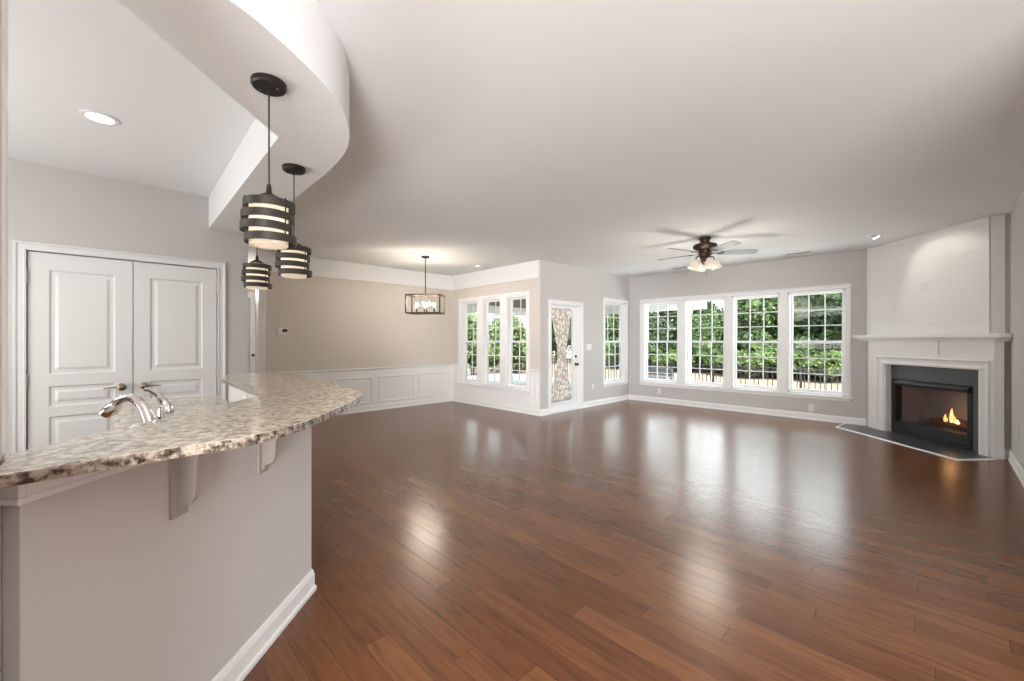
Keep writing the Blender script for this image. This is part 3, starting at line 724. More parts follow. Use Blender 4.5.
# ------------------------------------------------------------------ pendants, chandelier, fan, recessed lights
def make_pendant(x, y, label):
    rt = empty('pendant_light', (x, y, 2.44)); tag(rt, label, 'pendant light', 'banded pendant lights over the bar')
    m = MB(); m.lathe([(0.068, 0), (0.068, -0.018), (0.062, -0.026), (1e-6, -0.027)], (0, 0, 0), 28); can = m.build('canopy', 'bronze', rt, smooth=True, local=True)
    for s in (-1, 1):
        m = MB(); m.sphere((0.038 * s * 0.7, 0.038 * s * 0.7, -0.029), 0.006, 8, 6); m.build('screw', 'dark_slot', can, smooth=True, local=True)
    m = MB(); m.tube([(0, 0, -0.02), (0, 0, -0.47)], 0.0035, 8); m.build('cord', 'black', rt, local=True)
    m = MB(); m.lathe([(0.008, -0.44), (0.012, -0.475), (0.040, -0.492), (0.050, -0.500), (0.050, -0.507), (1e-6, -0.508)], (0, 0, 0), 24); m.build('cap', 'bronze', rt, smooth=True, local=True)
    m = MB(); m.lathe([(0.072, -0.510), (0.074, -0.512), (0.074, -0.700), (0.070, -0.704), (1e-6, -0.704)], (0, 0, 0), 28); m.build('diffuser', 'frost', rt, smooth=True, local=True)
    for i, (z, ox, oy) in enumerate(((-0.516, 0.002, 0.002), (-0.564, -0.007, -0.003), (-0.612, -0.006, -0.007), (-0.662, 0.008, 0.006))):
        r = 0.099; h = 0.033
        m = MB(); m.lathe([(r, z), (r, z - h), (r - 0.004, z - h), (r - 0.004, z)], (ox, oy, 0), 36, closed=True)
        if i in (0, 3):
            for q in range(3):
                an = q * 2.094 + 0.5; m.tube([(0.06 * math.cos(an), 0.06 * math.sin(an), z - h / 2), (ox + (r - 0.002) * math.cos(an), oy + (r - 0.002) * math.sin(an), z - h / 2)], 0.003, 6)
        m.build('band', 'band', rt, smooth=True, local=True)
    for q in range(3):
        m = MB(); an = q * 2.094 + 0.5; m.tube([(0.090 * math.cos(an), 0.090 * math.sin(an), -0.505), (0.088 * math.cos(an), 0.088 * math.sin(an), -0.69)], 0.003, 6)
        m.build('post_rod', 'band', rt, local=True)
    return rt
pend = make_pendant(-2.015, 0.503, 'dark banded drum pendant hanging closest to the viewer')
PL = [(-2.015, 0.503), (-2.893, 0.865), (-3.752, 0.853)]
for (x, y), lb in zip(PL[1:], ('dark banded drum pendant hanging nearest the dining area, second along the bar', 'smallest looking dark banded pendant, hanging by the pantry wall end')):
    o = copy_tree(pend, (x, y, 2.44)); o['label'] = lb
for x, y in PL: light('pendant_lamp', 'POINT', (x, y, 1.84), 0.42, (1.0, 0.84, 0.64), radius=0.025)

# dining chandelier: open box cage with four clear globes
cx, cy = -6.07, 3.87
ch = empty('chandelier', (cx, cy, CH)); tag(ch, 'open box frame chandelier with lit clear globes over the dining area', 'chandelier')
ra = RAD(45.75 - 4)
fr = lambda a, b, z: (cx + a * math.cos(ra) - b * math.sin(ra), cy + a * math.sin(ra) + b * math.cos(ra), z)
m = MB(); m.lathe([(0.065, 0), (0.065, -0.018), (0.05, -0.026), (1e-6, -0.027)], (cx, cy, CH), 24); m.build('canopy', 'bronze', ch, smooth=True)
m = MB(); m.tube([(cx, cy, CH - 0.02), (cx, cy, 2.09)], 0.008, 8); m.build('rod', 'iron', ch)
zt, zb = 2.09, 1.79; A_, B_ = 0.285, 0.165; q = 0.0105
m = MB(fr)
for b in (-B_, B_):
    for z in (zt, zb): m.box(-A_, A_, b - q, b + q, z - q, z + q)
    for a in (-A_, A_): m.box(a - q, a + q, b - q, b + q, zb, zt)
for a in (-A_, A_):
    for z in (zt, zb): m.box(a - q, a + q, -B_, B_, z - q, z + q)
m.box(-A_, A_, -q, q, zt - q, zt + q); m.box(-A_, A_, -q * 0.7, q * 0.7, zb - q, zb + q)
m.build('cage', 'iron', ch)
for a, b in ((-0.15, 0), (-0.03, 0.06), (0.04, -0.06), (0.15, 0)):
    m = MB(fr); m.tube([(a, b, zb), (a, b, zb + 0.075)], 0.013, 8); s_ = m.build('socket', 'iron', ch)
    m = MB(); p = fr(a, b, zb + 0.135); m.sphere(p, 0.026, 12, 8, (1, 1, 1.25)); m.build('bulb', 'bulb', s_, smooth=True)
    m = MB(); m.lathe([(0.030, 0.055), (0.055, 0.09), (0.062, 0.135), (0.055, 0.18), (0.045, 0.20)], (p[0], p[1], zb), 20)
    m.f = [f for f in m.f if len(f) == 4]; m.build('globe', 'glass', s_, smooth=True)
for a in (-0.15, 0.0, 0.15):
    p = fr(a, 0.0, 1.98); light('chandelier_lamp', 'POINT', p, 14, (1.0, 0.87, 0.73), radius=0.06)

# ceiling fan with four-shade light kit
fx0, fy0 = -2.261, 5.917
fan = empty('ceiling_fan', (fx0, fy0, CH)); tag(fan, 'bronze ceiling fan with five pale blades and four lit glass shades', 'ceiling fan')
L = lambda prof: MB().lathe([(r, z) for r, z in prof], (fx0, fy0, CH), 32)
L([(0.075, 0), (0.078, -0.02), (0.060, -0.05), (0.055, -0.075)]).build('canopy', 'fanbronze', fan, smooth=True)
L([(0.055, -0.07), (0.10, -0.085), (0.150, -0.105), (0.156, -0.125), (0.150, -0.150), (0.115, -0.172), (0.085, -0.182), (0.085, -0.215), (0.095, -0.225), (0.080, -0.245)]).build('motor_housing', 'fanbronze', fan, smooth=True)
L([(0.078, -0.24), (0.062, -0.26), (0.068, -0.285), (0.050, -0.315), (0.058, -0.335), (0.030, -0.37), (0.012, -0.385), (1e-6, -0.388)]).build('light_kit_body', 'fanbronze', fan, smooth=True)
ccs, csn = math.cos(RAD(45.75)), math.sin(RAD(45.75))
zb_ = CH - 0.228
for k in range(5):
    th = RAD(-9.6 + 72 * k) + RAD(45.75)  # camera-relative swing turned into the house axes
    d_ = (math.cos(th), math.sin(th)); e_ = (-d_[1], d_[0])
    fb = lambda r, t, z: (fx0 + d_[0] * r + e_[0] * t, fy0 + d_[1] * r + e_[1] * t, zb_ + z - t * 0.24)
    m = MB(fb); m.prism([(0.08, -0.018), (0.15, -0.014), (0.19, -0.035), (0.235, -0.040), (0.245, 0), (0.235, 0.040), (0.19, 0.035), (0.15, 0.014), (0.08, 0.018)], 0.004, 0.009)
    br = m.build('blade_arm', 'fanbronze', fan)
    out = [(0.19, -0.050), (0.30, -0.058), (0.50, -0.066), (0.62, -0.066), (0.655, -0.052), (0.67, -0.020), (0.67, 0.020), (0.655, 0.052), (0.62, 0.066), (0.50, 0.066), (0.30, 0.058), (0.19, 0.050)]
    m = MB(fb); m.prism(out, 0.0095, 0.0155); m.build('blade', 'blade', fan)
for k in range(4):
    an = RAD(-47 + 90 * k); ca, sa = math.cos(an), math.sin(an)
    m = MB(); m.tube(catmull([(fx0 + ca * r, fy0 + sa * r, CH + z) for r, z in ((0.045, -0.285), (0.075, -0.262), (0.108, -0.268), (0.122, -0.295), (0.126, -0.320))], 4), 0.008, 8)
    ar = m.build('lamp_arm', 'fanbronze', fan, smooth=True)
    ax = Vector((ca * 0.36, sa * 0.36, -1)).normalized(); bu = Vector((-sa, ca, 0)); bv = ax.cross(bu)
    o0 = Vector((fx0 + ca * 0.122, fy0 + sa * 0.122, CH - 0.312))
    m = MB(lambda a, b, c: tuple(o0 + bu * a + bv * b + ax * c))
    m.lathe([(0.024, 0.0), (0.030, 0.015), (0.052, 0.05), (0.060, 0.08), (0.064, 0.105), (0.073, 0.125), (0.070, 0.126), (0.060, 0.105), (0.055, 0.08), (0.046, 0.05), (0.022, 0.012)], (0, 0, 0), 24)
    m.build('lamp_shade', 'fanglass', ar, smooth=True)
m = MB(); m.tube([(fx0 + 0.03, fy0 - 0.02, CH - 0.36), (fx0 + 0.031, fy0 - 0.022, CH - 0.50)], 0.0018, 6); m.sphere((fx0 + 0.031, fy0 - 0.022, CH - 0.505), 0.008, 8, 6)
m.build('pull_chain', 'fanbronze', fan)
light('fan_lamp', 'POINT', (fx0, fy0, CH - 0.70), 28, (1.0, 0.92, 0.80), radius=0.28)

def downlight(x, y, label, aim=None):
    rt = empty('recessed_light', (x, y, CH)); tag(rt, label, 'recessed light')
    m = MB(); m.lathe([(0.066, 0.0), (0.094, -0.001), (0.094, -0.005), (0.086, -0.009), (0.068, -0.007)], (x, y, CH), 32); m.f = [f for f in m.f if len(f) == 4]
    m.build('trim_ring', 'plastic', rt, smooth=True)
    if aim is None:
        m = MB(); m.lathe([(0.068, -0.001), (0.068, -0.006), (0.05, -0.010), (1e-6, -0.011)], (x, y, CH), 32); m.build('lens', 'led', rt, smooth=True)
    else:
        m = MB(); m.sphere((x, y, CH + 0.012), 0.062, 24, 12, (1, 1, 0.75)); m.build('eyeball', 'hinge', rt, smooth=True)
        m = MB(); a = Vector((*aim, -0.9)).normalized(); u = a.cross(Vector((0, 0, 1))).normalized(); v = a.cross(u); o0 = Vector((x, y, CH + 0.008)) + a * 0.040
        m.fn = lambda p, q_, r: tuple(o0 + u * p + v * q_ + a * r); m.lathe([(0.036, 0.0), (0.036, 0.012), (1e-6, 0.015)], (0, 0, 0), 20); m.build('lens', 'led', rt, smooth=True)
downlight(-3.733, -0.026, 'round lit recessed light in the kitchen ceiling')
downlight(-0.623, 7.442, 'eyeball recessed light in the ceiling before the fireplace', (0.5, 0.25))
light('kitchen_down_spot', 'SPOT', (-3.733, -0.026, CH - 0.03), 14, (1.0, 0.97, 0.93), radius=0.07, spot=RAD(150))
light('kitchen_down_spot', 'SPOT', (-3.733, -1.8, CH - 0.03), 16, (1.0, 0.97, 0.93), radius=0.07, spot=RAD(150))  # unseen kitchen spot without a modelled fixture
light('foyer_fill', 'POINT', (-9.0, 1.2, 2.3), 70, (1.0, 0.92, 0.82), radius=0.15)  # unseen lamp added to brighten the foyer
sp = light('fireplace_downlight', 'SPOT', (-0.60, 7.43, CH - 0.05), 11, (1.0, 0.90, 0.78), radius=0.05, spot=RAD(90))
sp.rotation_euler = Vector((0.85, 0.25, -0.75)).to_track_quat('-Z', 'Y').to_euler()

def ceiling_vent(x, y, lx, ly, label):
    rt = empty('air_vent', (x, y, CH)); tag(rt, label, 'air vent', 'ceiling air vents')
    m = MB(); m.slab_holes(x - lx / 2, x + lx / 2, y - ly / 2, y + ly / 2, CH - 0.008, CH - 0.0005, [(x - lx / 2 + 0.018, x + lx / 2 - 0.018, y - ly / 2 + 0.018, y + ly / 2 - 0.018)]); m.build('frame', 'plastic', rt)
    m = MB(); n_ = 6
    for i in range(n_):
        yy = y - ly / 2 + 0.02 + (ly - 0.04) * (i + 0.5) / n_
        m.add([(x - lx / 2 + 0.015, yy - 0.006, CH - 0.002), (x + lx / 2 - 0.015, yy - 0.006, CH - 0.002), (x + lx / 2 - 0.015, yy + 0.004, CH - 0.010), (x - lx / 2 + 0.015, yy + 0.004, CH - 0.010)], [(0, 1, 2, 3)])
    m.build('louvers', 'hinge', rt)
    m = MB(); m.box(x - lx / 2 + 0.016, x + lx / 2 - 0.016, y - ly / 2 + 0.016, y + ly / 2 - 0.016, CH - 0.0016, CH - 0.0004); m.build('backing', 'dark_slot', rt)
ceiling_vent(-1.60, 8.02, 0.36, 0.15, 'slotted ceiling air vent above the window closest to the fireplace')
ceiling_vent(-3.52, 8.02, 0.36, 0.15, 'slotted ceiling air vent behind the ceiling fan')
m = MB(); m.lathe([(0.065, 0), (0.065, -0.02), (0.055, -0.032), (0.02, -0.036), (1e-6, -0.036)], (-6.105, 5.05, CH), 28)
tag(m.build('smoke_detector', 'plastic', at=(-6.105, 5.05, CH), smooth=True), 'round white smoke detector on the dining ceiling', 'smoke detector')

# ------------------------------------------------------------------ wall plates
def plate(fn, u, v, wd, ht, name, label, cat, kind, group=None, rows=2, gangs=1):
    rt = empty(name, fn(u, v, 0)); tag(rt, label, cat, group)
    m = MB(fn); m.box(u - wd / 2, u + wd / 2, v - ht / 2, v + ht / 2, 0.0006, 0.006); m.build('cover_plate', 'plastic', rt, bevel=0.002)
    if kind == 'outlet':
        for s in (-1, 1):
            m = MB(fn); m.box(u - 0.016, u + 0.016, v + s * 0.021 - 0.014, v + s * 0.021 + 0.014, 0.006, 0.0085); so = m.build('socket', 'plastic', rt, bevel=0.001)
            m = MB(fn)
            for q_ in (-0.006, 0.006): m.box(u + q_ - 0.001, u + q_ + 0.001, v + s * 0.021 - 0.002, v + s * 0.021 + 0.007, 0.0084, 0.0090)
            m.build('slots', 'dark_slot', so)
    elif kind == 'switch':
        for g in range(gangs):
            uu = u + (g - (gangs - 1) / 2) * 0.046
            m = MB(fn); m.box(uu - 0.016, uu + 0.016, v - 0.033, v + 0.033, 0.006, 0.010); m.build('rocker', 'plastic', rt, bevel=0.002)
    elif kind == 'thermo':
        m = MB(fn); m.box(u - wd / 2 + 0.005, u + wd / 2 - 0.005, v - ht / 2 + 0.005, v + ht / 2 - 0.005, 0.006, 0.024); m.build('case', 'plastic', rt, bevel=0.004)
        m = MB(fn); m.box(u - 0.01, u + wd / 2 - 0.018, v - 0.008, v + ht / 2 - 0.015, 0.0238, 0.0248); m.build('display', 'screen', rt)
plate(f_dleft, 2.07, 1.475, 0.17, 0.115, 'thermostat', 'white thermostat with dark display on the long beige dining wall', 'thermostat', 'thermo')
plate(f_door, 6.93, 1.20, 0.165, 0.115, 'light_switch', 'white three gang switch plate right of the patio door', 'switch', 'switch', gangs=3)
plate(f_door, 7.06, 0.40, 0.07, 0.115, 'wall_outlet', 'white wall outlet between the patio door and the single window', 'outlet', 'outlet', 'wall outlets')
plate(f_far, -4.19, 0.255, 0.07, 0.115, 'wall_outlet', 'white wall outlet under the far window nearest the corner', 'outlet', 'outlet', 'wall outlets')
plate(f_far, -1.51, 0.200, 0.07, 0.115, 'wall_outlet', 'white wall outlet under the far window closest to the fireplace', 'outlet', 'outlet', 'wall outlets')
plate(f_right, 6.55, 0.42, 0.07, 0.115, 'wall_outlet', 'white wall outlet on the right wall past the fireplace', 'outlet', 'outlet', 'wall outlets')
f_bar = lambda u, v, w_: (u, 0.62 - w_, v)
plate(f_bar, -2.98, 0.985, 0.07, 0.115, 'wall_outlet', 'white wall outlet on the low wall between the two granite counters', 'outlet', 'outlet', 'wall outlets')
f_ship = lambda u, v, w_: f_fire(u, v, w_ + 0.0137)
plate(f_ship, -5.62, 2.045, 0.10, 0.12, 'wall_outlet', 'white television outlet plate on the shiplap above the mantel', 'outlet', 'outlet', 'wall outlets')

# ------------------------------------------------------------------ fireplace
ff = lambda s, z, d: f_fire(s, z, d)
mt = empty('fireplace_mantel', f_fire(-5.62, 0, 0.02), RAD(-45)); tag(mt, 'white painted mantel surround with crown shelf on the corner fireplace', 'mantel')
D0 = 0.0425
for s0, s1, lb in ((-6.462, -6.185, 0), (-4.925, -4.774, 1)):
    m = MB(ff); m.box(s0, s1, 0, 1.12, 0.0006, D0 - 0.006)
    if lb == 0:
        m.box(s0, s0 + 0.07, 0, 1.12, D0 - 0.007, D0); m.box(s0, s1, 0, 0.12, D0 - 0.007, D0 + 0.004)
    else: m.box(s1 - 0.07, s1, 0, 1.12, D0 - 0.007, D0)
    m.build('pilaster', 'trim', mt, bevel=0.003)
m = MB(ff); m.box(-6.19, -6.170, -0.0, 0.985, -0.10, D0 - 0.008) ; m.box(-4.940, -4.921, -0.0, 0.985, -0.10, D0 - 0.008); m.box(-6.19, -4.921, 0.985, 1.005, -0.10, D0 - 0.008)
m.build('inner_return', 'trim', mt)
m = MB(ff); m.box(-6.462, -4.774, 1.10, 1.345, 0.0007, D0 - 0.003); m.box(-5.412, -5.388, 1.135, 1.33, D0 - 0.004, D0 + 0.012)
m.build('frieze', 'trim', mt, bevel=0.002)
PC = [(0, 0.0), (0, D0 + 0.004), (0.016, D0 + 0.012), (0.03, D0 + 0.010), (0.045, D0 + 0.002), (0.085, D0 + 0.004), (0.095, D0 + 0.020), (0.108, D0 + 0.024), (0.115, D0 + 0.016), (0.118, 0.0)]
m = MB(ff); m.sweep([(-6.188, 0), (-6.188, 0.985), (-4.923, 0.985), (-4.923, 0)], [(a_, h_) for a_, h_ in PC]); m.build('opening_casing', 'trim', mt)
# crown and shelf built as stepped, mitred boards that die into the wall on the left and return on the right
def cor(d, z0, z1, mb):
    c = 7.66 - d * R2; y0 = 7.259
    xr = 0.515
    e = max(0.0, d)
    p = [(c - (YF - 0.0005), YF - 0.0005), (0.43, c - 0.43), (0.43 + 0.0, c - 0.43)]
    xc = 0.405 + 0.42 * e; yc = c - xc
    mb.prism([(7.66 - YF + 0.002, YF - 0.0005), (c - YF, YF - 0.0005), (xc, yc), (min(XR - 0.002, 0.50 + e), yc), (min(XR - 0.002, 0.50 + e), 7.2585), (0.402, 7.2585)], z0, z1)
m = MB()
for d, z0, z1 in ((D0 + 0.008, 1.320, 1.333), (D0 + 0.020, 1.333, 1.345), (D0 + 0.040, 1.345, 1.357), (D0 + 0.058, 1.357, 1.366)): cor(d, z0, z1, m)
m.build('crown_moulding', 'trim', mt)
m = MB(); cor(0.118, 1.366, 1.4095, m); m.build('shelf', 'trim', mt, bevel=0.006)
m = MB(); m.box(0.425, 0.50, 7.176, 7.2585, 0.0, 1.32); m.build('side_return', 'trim', mt, bevel=0.002)

st = empty('fireplace_tile_surround', f_fire(-5.6, 0, -0.05), RAD(-45)); tag(st, 'grey green slate facing around the black fireplace insert', 'tile surround')
m = MB(lambda s, z, d: f_fire(s, z, d, 7.727)); m.slab_holes(-6.24, -4.905, 0.0, 0.99, -0.012, 0.0, [(-6.155, -5.073, 0.003, 0.782)])
m.build('slate_face', 'slateface', st)
m = MB(ff); m.box(-6.250, -6.1905, 0.0, 0.99, -0.060, -0.002); m.build('slate_return', 'black', st)

fi = empty('fireplace_insert', f_fire(-5.6, 0.0, -0.12), RAD(-45)); tag(fi, 'black gas fireplace insert with glass front and a small fire', 'fireplace')
fg = lambda s, z, d: f_fire(s, z, d, 7.727)
m = MB(fg); m.slab_holes(-6.153, -5.075, 0.004, 0.780, -0.086, 0.006, [(-6.095, -5.135, 0.175, 0.700)]); m.build('frame', 'blacksatin', fi, bevel=0.003)
m = MB(fg); m.prism([(-6.12, 0.775), (-6.12, 0.690), (-5.09, 0.690), (-5.09, 0.775)], 0.004, 0.012)
m.fn = lambda d, z, s: fg(s, z, d); m.prism([(0.006, 0.772), (0.022, 0.762), (0.040, 0.725), (0.036, 0.700), (0.006, 0.690)], -6.10, -5.10); m.build('hood', 'black', fi)
for i in range(4):
    z = 0.030 + i * 0.034; m = MB(lambda d, z_, s: fg(s, z_, d)); m.prism([(0.004, z), (0.022, z + 0.004), (0.018, z + 0.016), (0.004, z + 0.024)], -6.12, -5.10); m.build('louver', 'black', fi)
m = MB(fg); m.box(-6.10, -5.13, 0.170, 0.705, -0.082, -0.078); m.build('glass', 'fireglass', fi)
m = MB(fg)  # firebox: five inner faces
s0, s1, z0, z1, d0, d1 = -6.10, -5.13, 0.170, 0.705, -0.084, -0.42
for bx in ((s0 + 0.1, s1 - 0.1, z0, z1, d1 - 0.02, d1), (s0 + 0.0, s1, z0 - 0.02, z0, d1, d0), (s0, s1, z1, z1 + 0.02, d1, d0)): m.box(*bx)
m.prism([(s0 - 0.02, z0), (s0, z0), (s0, z1), (s0 - 0.02, z1)], d1, d0); m.prism([(s1, z0), (s1 + 0.02, z0), (s1 + 0.02, z1), (s1, z1)], d1, d0)
m.box(s0, s0 + 0.12, z0, z1, d1 - 0.02, d1); m.box(s1 - 0.12, s1, z0, z1, d1 - 0.02, d1)
m.build('firebox', 'firebrick', fi)
for path, r in (([(-5.93, 0.205, -0.20), (-5.60, 0.215, -0.17), (-5.28, 0.205, -0.22)], 0.034), ([(-5.90, 0.215, -0.32), (-5.58, 0.235, -0.30), (-5.30, 0.215, -0.31)], 0.040), ([(-5.78, 0.255, -0.20), (-5.60, 0.28, -0.28), (-5.46, 0.262, -0.34)], 0.026)):
    m = MB(fg); m.tube(catmull(path, 5), [r * (0.9 + 0.2 * random.random()) for _ in range(11)], 10); m.build('log', 'log', fi, smooth=True)
for s, h, d, r, mm_ in ((-5.55, 0.19, -0.24, 0.030, 'flame'), (-5.545, 0.12, -0.23, 0.016, 'ember'), (-5.615, 0.10, -0.22, 0.022, 'flame'), (-5.49, 0.085, -0.22, 0.022, 'flame'), (-5.44, 0.060, -0.20, 0.018, 'ember')):
    m = MB(fg); m.tube([(s, 0.255, d), (s + 0.004, 0.255 + h * 0.25, d), (s - 0.004, 0.255 + h * 0.6, d), (s + 0.003, 0.255 + h, d)], [r * 0.7, r, r * 0.55, 0.001], 10); m.build('flame', mm_, fi, smooth=True)
light('fire_glow', 'POINT', fg(-5.54, 0.40, -0.20), 0.9, (1.0, 0.55, 0.22), radius=0.06)

he = empty('fireplace_hearth', (-0.4, 7.6, 0)); tag(he, 'dark slate tile hearth set into the oak floor', 'hearth')
hp = [(-1.089, 8.018), (0.139, 6.794), (0.345, 7.03), (0.43, 7.17), (0.30, 7.36), (-0.46, 8.20), (-0.79, 8.44), (-1.00, 8.445)]
m = MB(); m.prism(hp, 0.0005, 0.006); m.build('slate_slab', 'slate', he)
m = MB(); m.sweep([(-1.05, 8.40), (-1.089, 8.018), (0.139, 6.794), (0.345, 7.03), (0.43, 7.15)], [(-0.032, 0.0004), (-0.030, 0.006), (-0.004, 0.011), (0.002, 0.011), (0.002, 0.0004)])
b_ = m.build('border_strip', 'trim', he); b_['label'] = 'pale metal edging strip'

# ------------------------------------------------------------------ porch, fence and garden
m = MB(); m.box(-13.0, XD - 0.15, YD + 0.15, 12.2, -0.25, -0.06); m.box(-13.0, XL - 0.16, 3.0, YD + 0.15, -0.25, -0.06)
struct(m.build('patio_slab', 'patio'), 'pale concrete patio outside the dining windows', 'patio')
m = MB(); m.box(XD + 0.0, 4.0, YF + 0.16, 12.2, -0.25, -0.08)  # unseen slab added to bounce daylight up onto the ceiling
struct(m.build('bounce_slab', 'reflector'), 'added light-bouncing concrete terrace right under the far windows', 'patio')
m = MB(); m.box(-40, 25, YF + 0.16, 40, -0.62, -0.45); m.box(-45, -13.0, -8, YF + 0.2, -0.62, -0.45)
struct(m.build('ground', 'mulch'), 'pale pine straw ground beyond the fence', 'ground')
m = MB(); m.prism([(14.3, -0.46), (15.5, 0.02), (18.0, 0.10), (21.8, 0.55), (30.0, 1.5), (30.0, -0.46)], -24, 16)
m.v = [(z, x, y) for x, y, z in m.v]
struct(m.build('bank', 'mulch'), 'low pine straw bank rising behind the black fence', 'ground')
m = MB(); m.box(-11.3, XD - 0.14, YD + 0.15, 11.95, 2.55, 2.62)
struct(m.build('porch_roof', 'porchceil'), 'tan ceiling of the covered porch', 'porch roof')
m = MB(); m.box(-11.3, -4.47, 11.62, 11.82, 2.20, 2.75); m.box(-11.2, -11.0, YD + 0.3, 11.62, 2.28, 2.75); m.box(-5.08, -4.90, YF + 0.16, 11.62, 2.40, 2.75) 
struct(m.build('porch_beam', 'vinyl'), 'white beam along the porch roof edge', 'beam')
def column(x, y, label):
    rt = empty('porch_column', (x, y, -0.06)); tag(rt, label, 'column', 'white porch columns')
    m = MB(); m.box(x - 0.075, x + 0.075, y - 0.075, y + 0.075, -0.06, 2.20); m.build('shaft', 'vinyl', rt)
    m = MB(); m.box(x - 0.095, x + 0.095, y - 0.095, y + 0.095, -0.06, 0.08); m.build('base', 'vinyl', rt)
    m = MB(); m.box(x - 0.095, x + 0.095, y - 0.095, y + 0.095, 2.08, 2.199); m.build('capital', 'vinyl', rt)
column(-4.96, 11.72, 'square white porch column seen through the second far window')
column(-11.08, 11.72, 'square white porch column at the far garden corner of the patio')
# dark patio bench
bn = empty('patio_bench', (-5.55, 10.6, -0.06)); tag(bn, 'dark slatted patio bench outside the far window nearest the corner', 'bench')
bf = lambda a, b, z: (-5.55 + a, 10.6 + b, -0.06 + z)
for a in (-0.55, 0.55):
    for b in (-0.2, 0.2):
        m = MB(bf); m.box(a - 0.03, a + 0.03, b - 0.03, b + 0.03, 0, 0.62 if b > 0 else 0.42); m.build('leg', 'benchwood', bn)
m = MB(bf)
for i in range(5): m.box(-0.6, 0.6, -0.23 + i * 0.095, -0.15 + i * 0.095, 0.40, 0.425)
m.build('seat', 'benchwood', bn)
m = MB(bf)
for i in range(3): m.box(-0.58, 0.58, 0.19, 0.215, 0.44 + i * 0.075, 0.495 + i * 0.075)
m.build('backrest', 'benchwood', bn)

def fence_section(x0, y0, ln, label):
    rt = empty('fence_section', (x0, y0, -0.46)); tag(rt, label, 'fence', 'black picket fence sections')
    m = MB(); m.box(0, 0.055, -0.027, 0.028, -0.04, 1.08); m.build('post', 'fence', rt, local=True)
    for z in (0.08, 0.86, 0.97):
        m = MB(); m.box(0.055, ln, -0.014, 0.014, z, z + 0.03); m.build('rail', 'fence', rt, local=True)
    n_ = int((ln - 0.1) / 0.118)
    for i in range(n_):
        x = 0.055 + (i + 0.5) * (ln - 0.055) / n_
        m = MB(); m.box(x - 0.009, x + 0.009, -0.009, 0.009, 0.04, 1.02); m.build('picket', 'fence', rt, local=True)
    return rt
FL = 2.36; fs0 = None
wh = ['farthest from the fireplace side', 'behind the porch column', 'behind the far window nearest the corner', 'behind the second far window', 'behind the third far window', 'behind the window closest to the fireplace', 'at the end past the fireplace side']
for i in range(7):
    x = -12.2 + FL * i; lb = 'black metal picket fence section ' + wh[i]
    if fs0 is None: fs0 = fence_section(x, 14.0, FL, lb)
    else: o = copy_tree(fs0, (x, 14.0, -0.46)); o['label'] = lb

# foliage: leaves scattered over lumpy crowns
def leaf_cloud(rx, ry, rz, n_, size, lumps=9, base=0.0, seed=1):
    rnd = random.Random(seed); vs = []; fs = []
    L_ = [(Vector((0, 0, base + rz)), 0.85)]
    for _ in range(lumps):
        a = rnd.uniform(0, 6.283); h = rnd.uniform(-0.75, 0.85); k = math.sqrt(1 - h * h) * 0.62
        L_.append((Vector((math.cos(a) * k * rx, math.sin(a) * k * ry, base + rz + h * rz * 0.62)), rnd.uniform(0.36, 0.56)))
    for i in range(n_):
        c, s = rnd.choice(L_)
        d = Vector((rnd.gauss(0, 1), rnd.gauss(0, 1), rnd.gauss(0, 1))).normalized()
        k = s * (1 - 0.35 * rnd.random() ** 2)
        p = c + Vector((d.x * rx * k, d.y * ry * k, d.z * rz * k))
        nrm = (d + Vector((rnd.gauss(0, .6), rnd.gauss(0, .6), rnd.gauss(0, .6) + 0.35))).normalized()
        t = nrm.cross(Vector((rnd.gauss(0, 1), rnd.gauss(0, 1), rnd.gauss(0, 1)))).normalized(); b = nrm.cross(t)
        l = size * rnd.uniform(0.6, 1.3); w_ = l * 0.45
        q_ = len(vs)
        vs += [tuple(p - t * l * 0.5), tuple(p + b * w_ * 0.5 - nrm * l * 0.06), tuple(p + t * l * 0.5 - nrm * l * 0.15), tuple(p - b * w_ * 0.5 - nrm * l * 0.06)]
        fs += [(q_, q_ + 1, q_ + 2), (q_, q_ + 2, q_ + 3)]
    for c, s in L_:        # dense twiggy inside of each lump
        for i in range(int(46 * n_ / 6000 * max(1, s * 2.2))):
            d = Vector((rnd.gauss(0, 1), rnd.gauss(0, 1), rnd.gauss(0, 1))).normalized(); k = s * rnd.uniform(0.5, 0.74)
            p = c + Vector((d.x * rx * k, d.y * ry * k, d.z * rz * k))
            t = d.cross(Vector((rnd.gauss(0, 1), rnd.gauss(0, 1), rnd.gauss(0, 1)))).normalized(); b = d.cross(t); l = size * rnd.uniform(2.0, 3.2)
            q_ = len(vs)
            vs += [tuple(p - t * l * 0.5), tuple(p + b * l * 0.4 + d * 0.05), tuple(p + t * l * 0.5), tuple(p - b * l * 0.4 + d * 0.05)]
            fs += [(q_, q_ + 1, q_ + 2), (q_, q_ + 2, q_ + 3)]
    m = MB(); m.v = vs; m.f = fs; return m
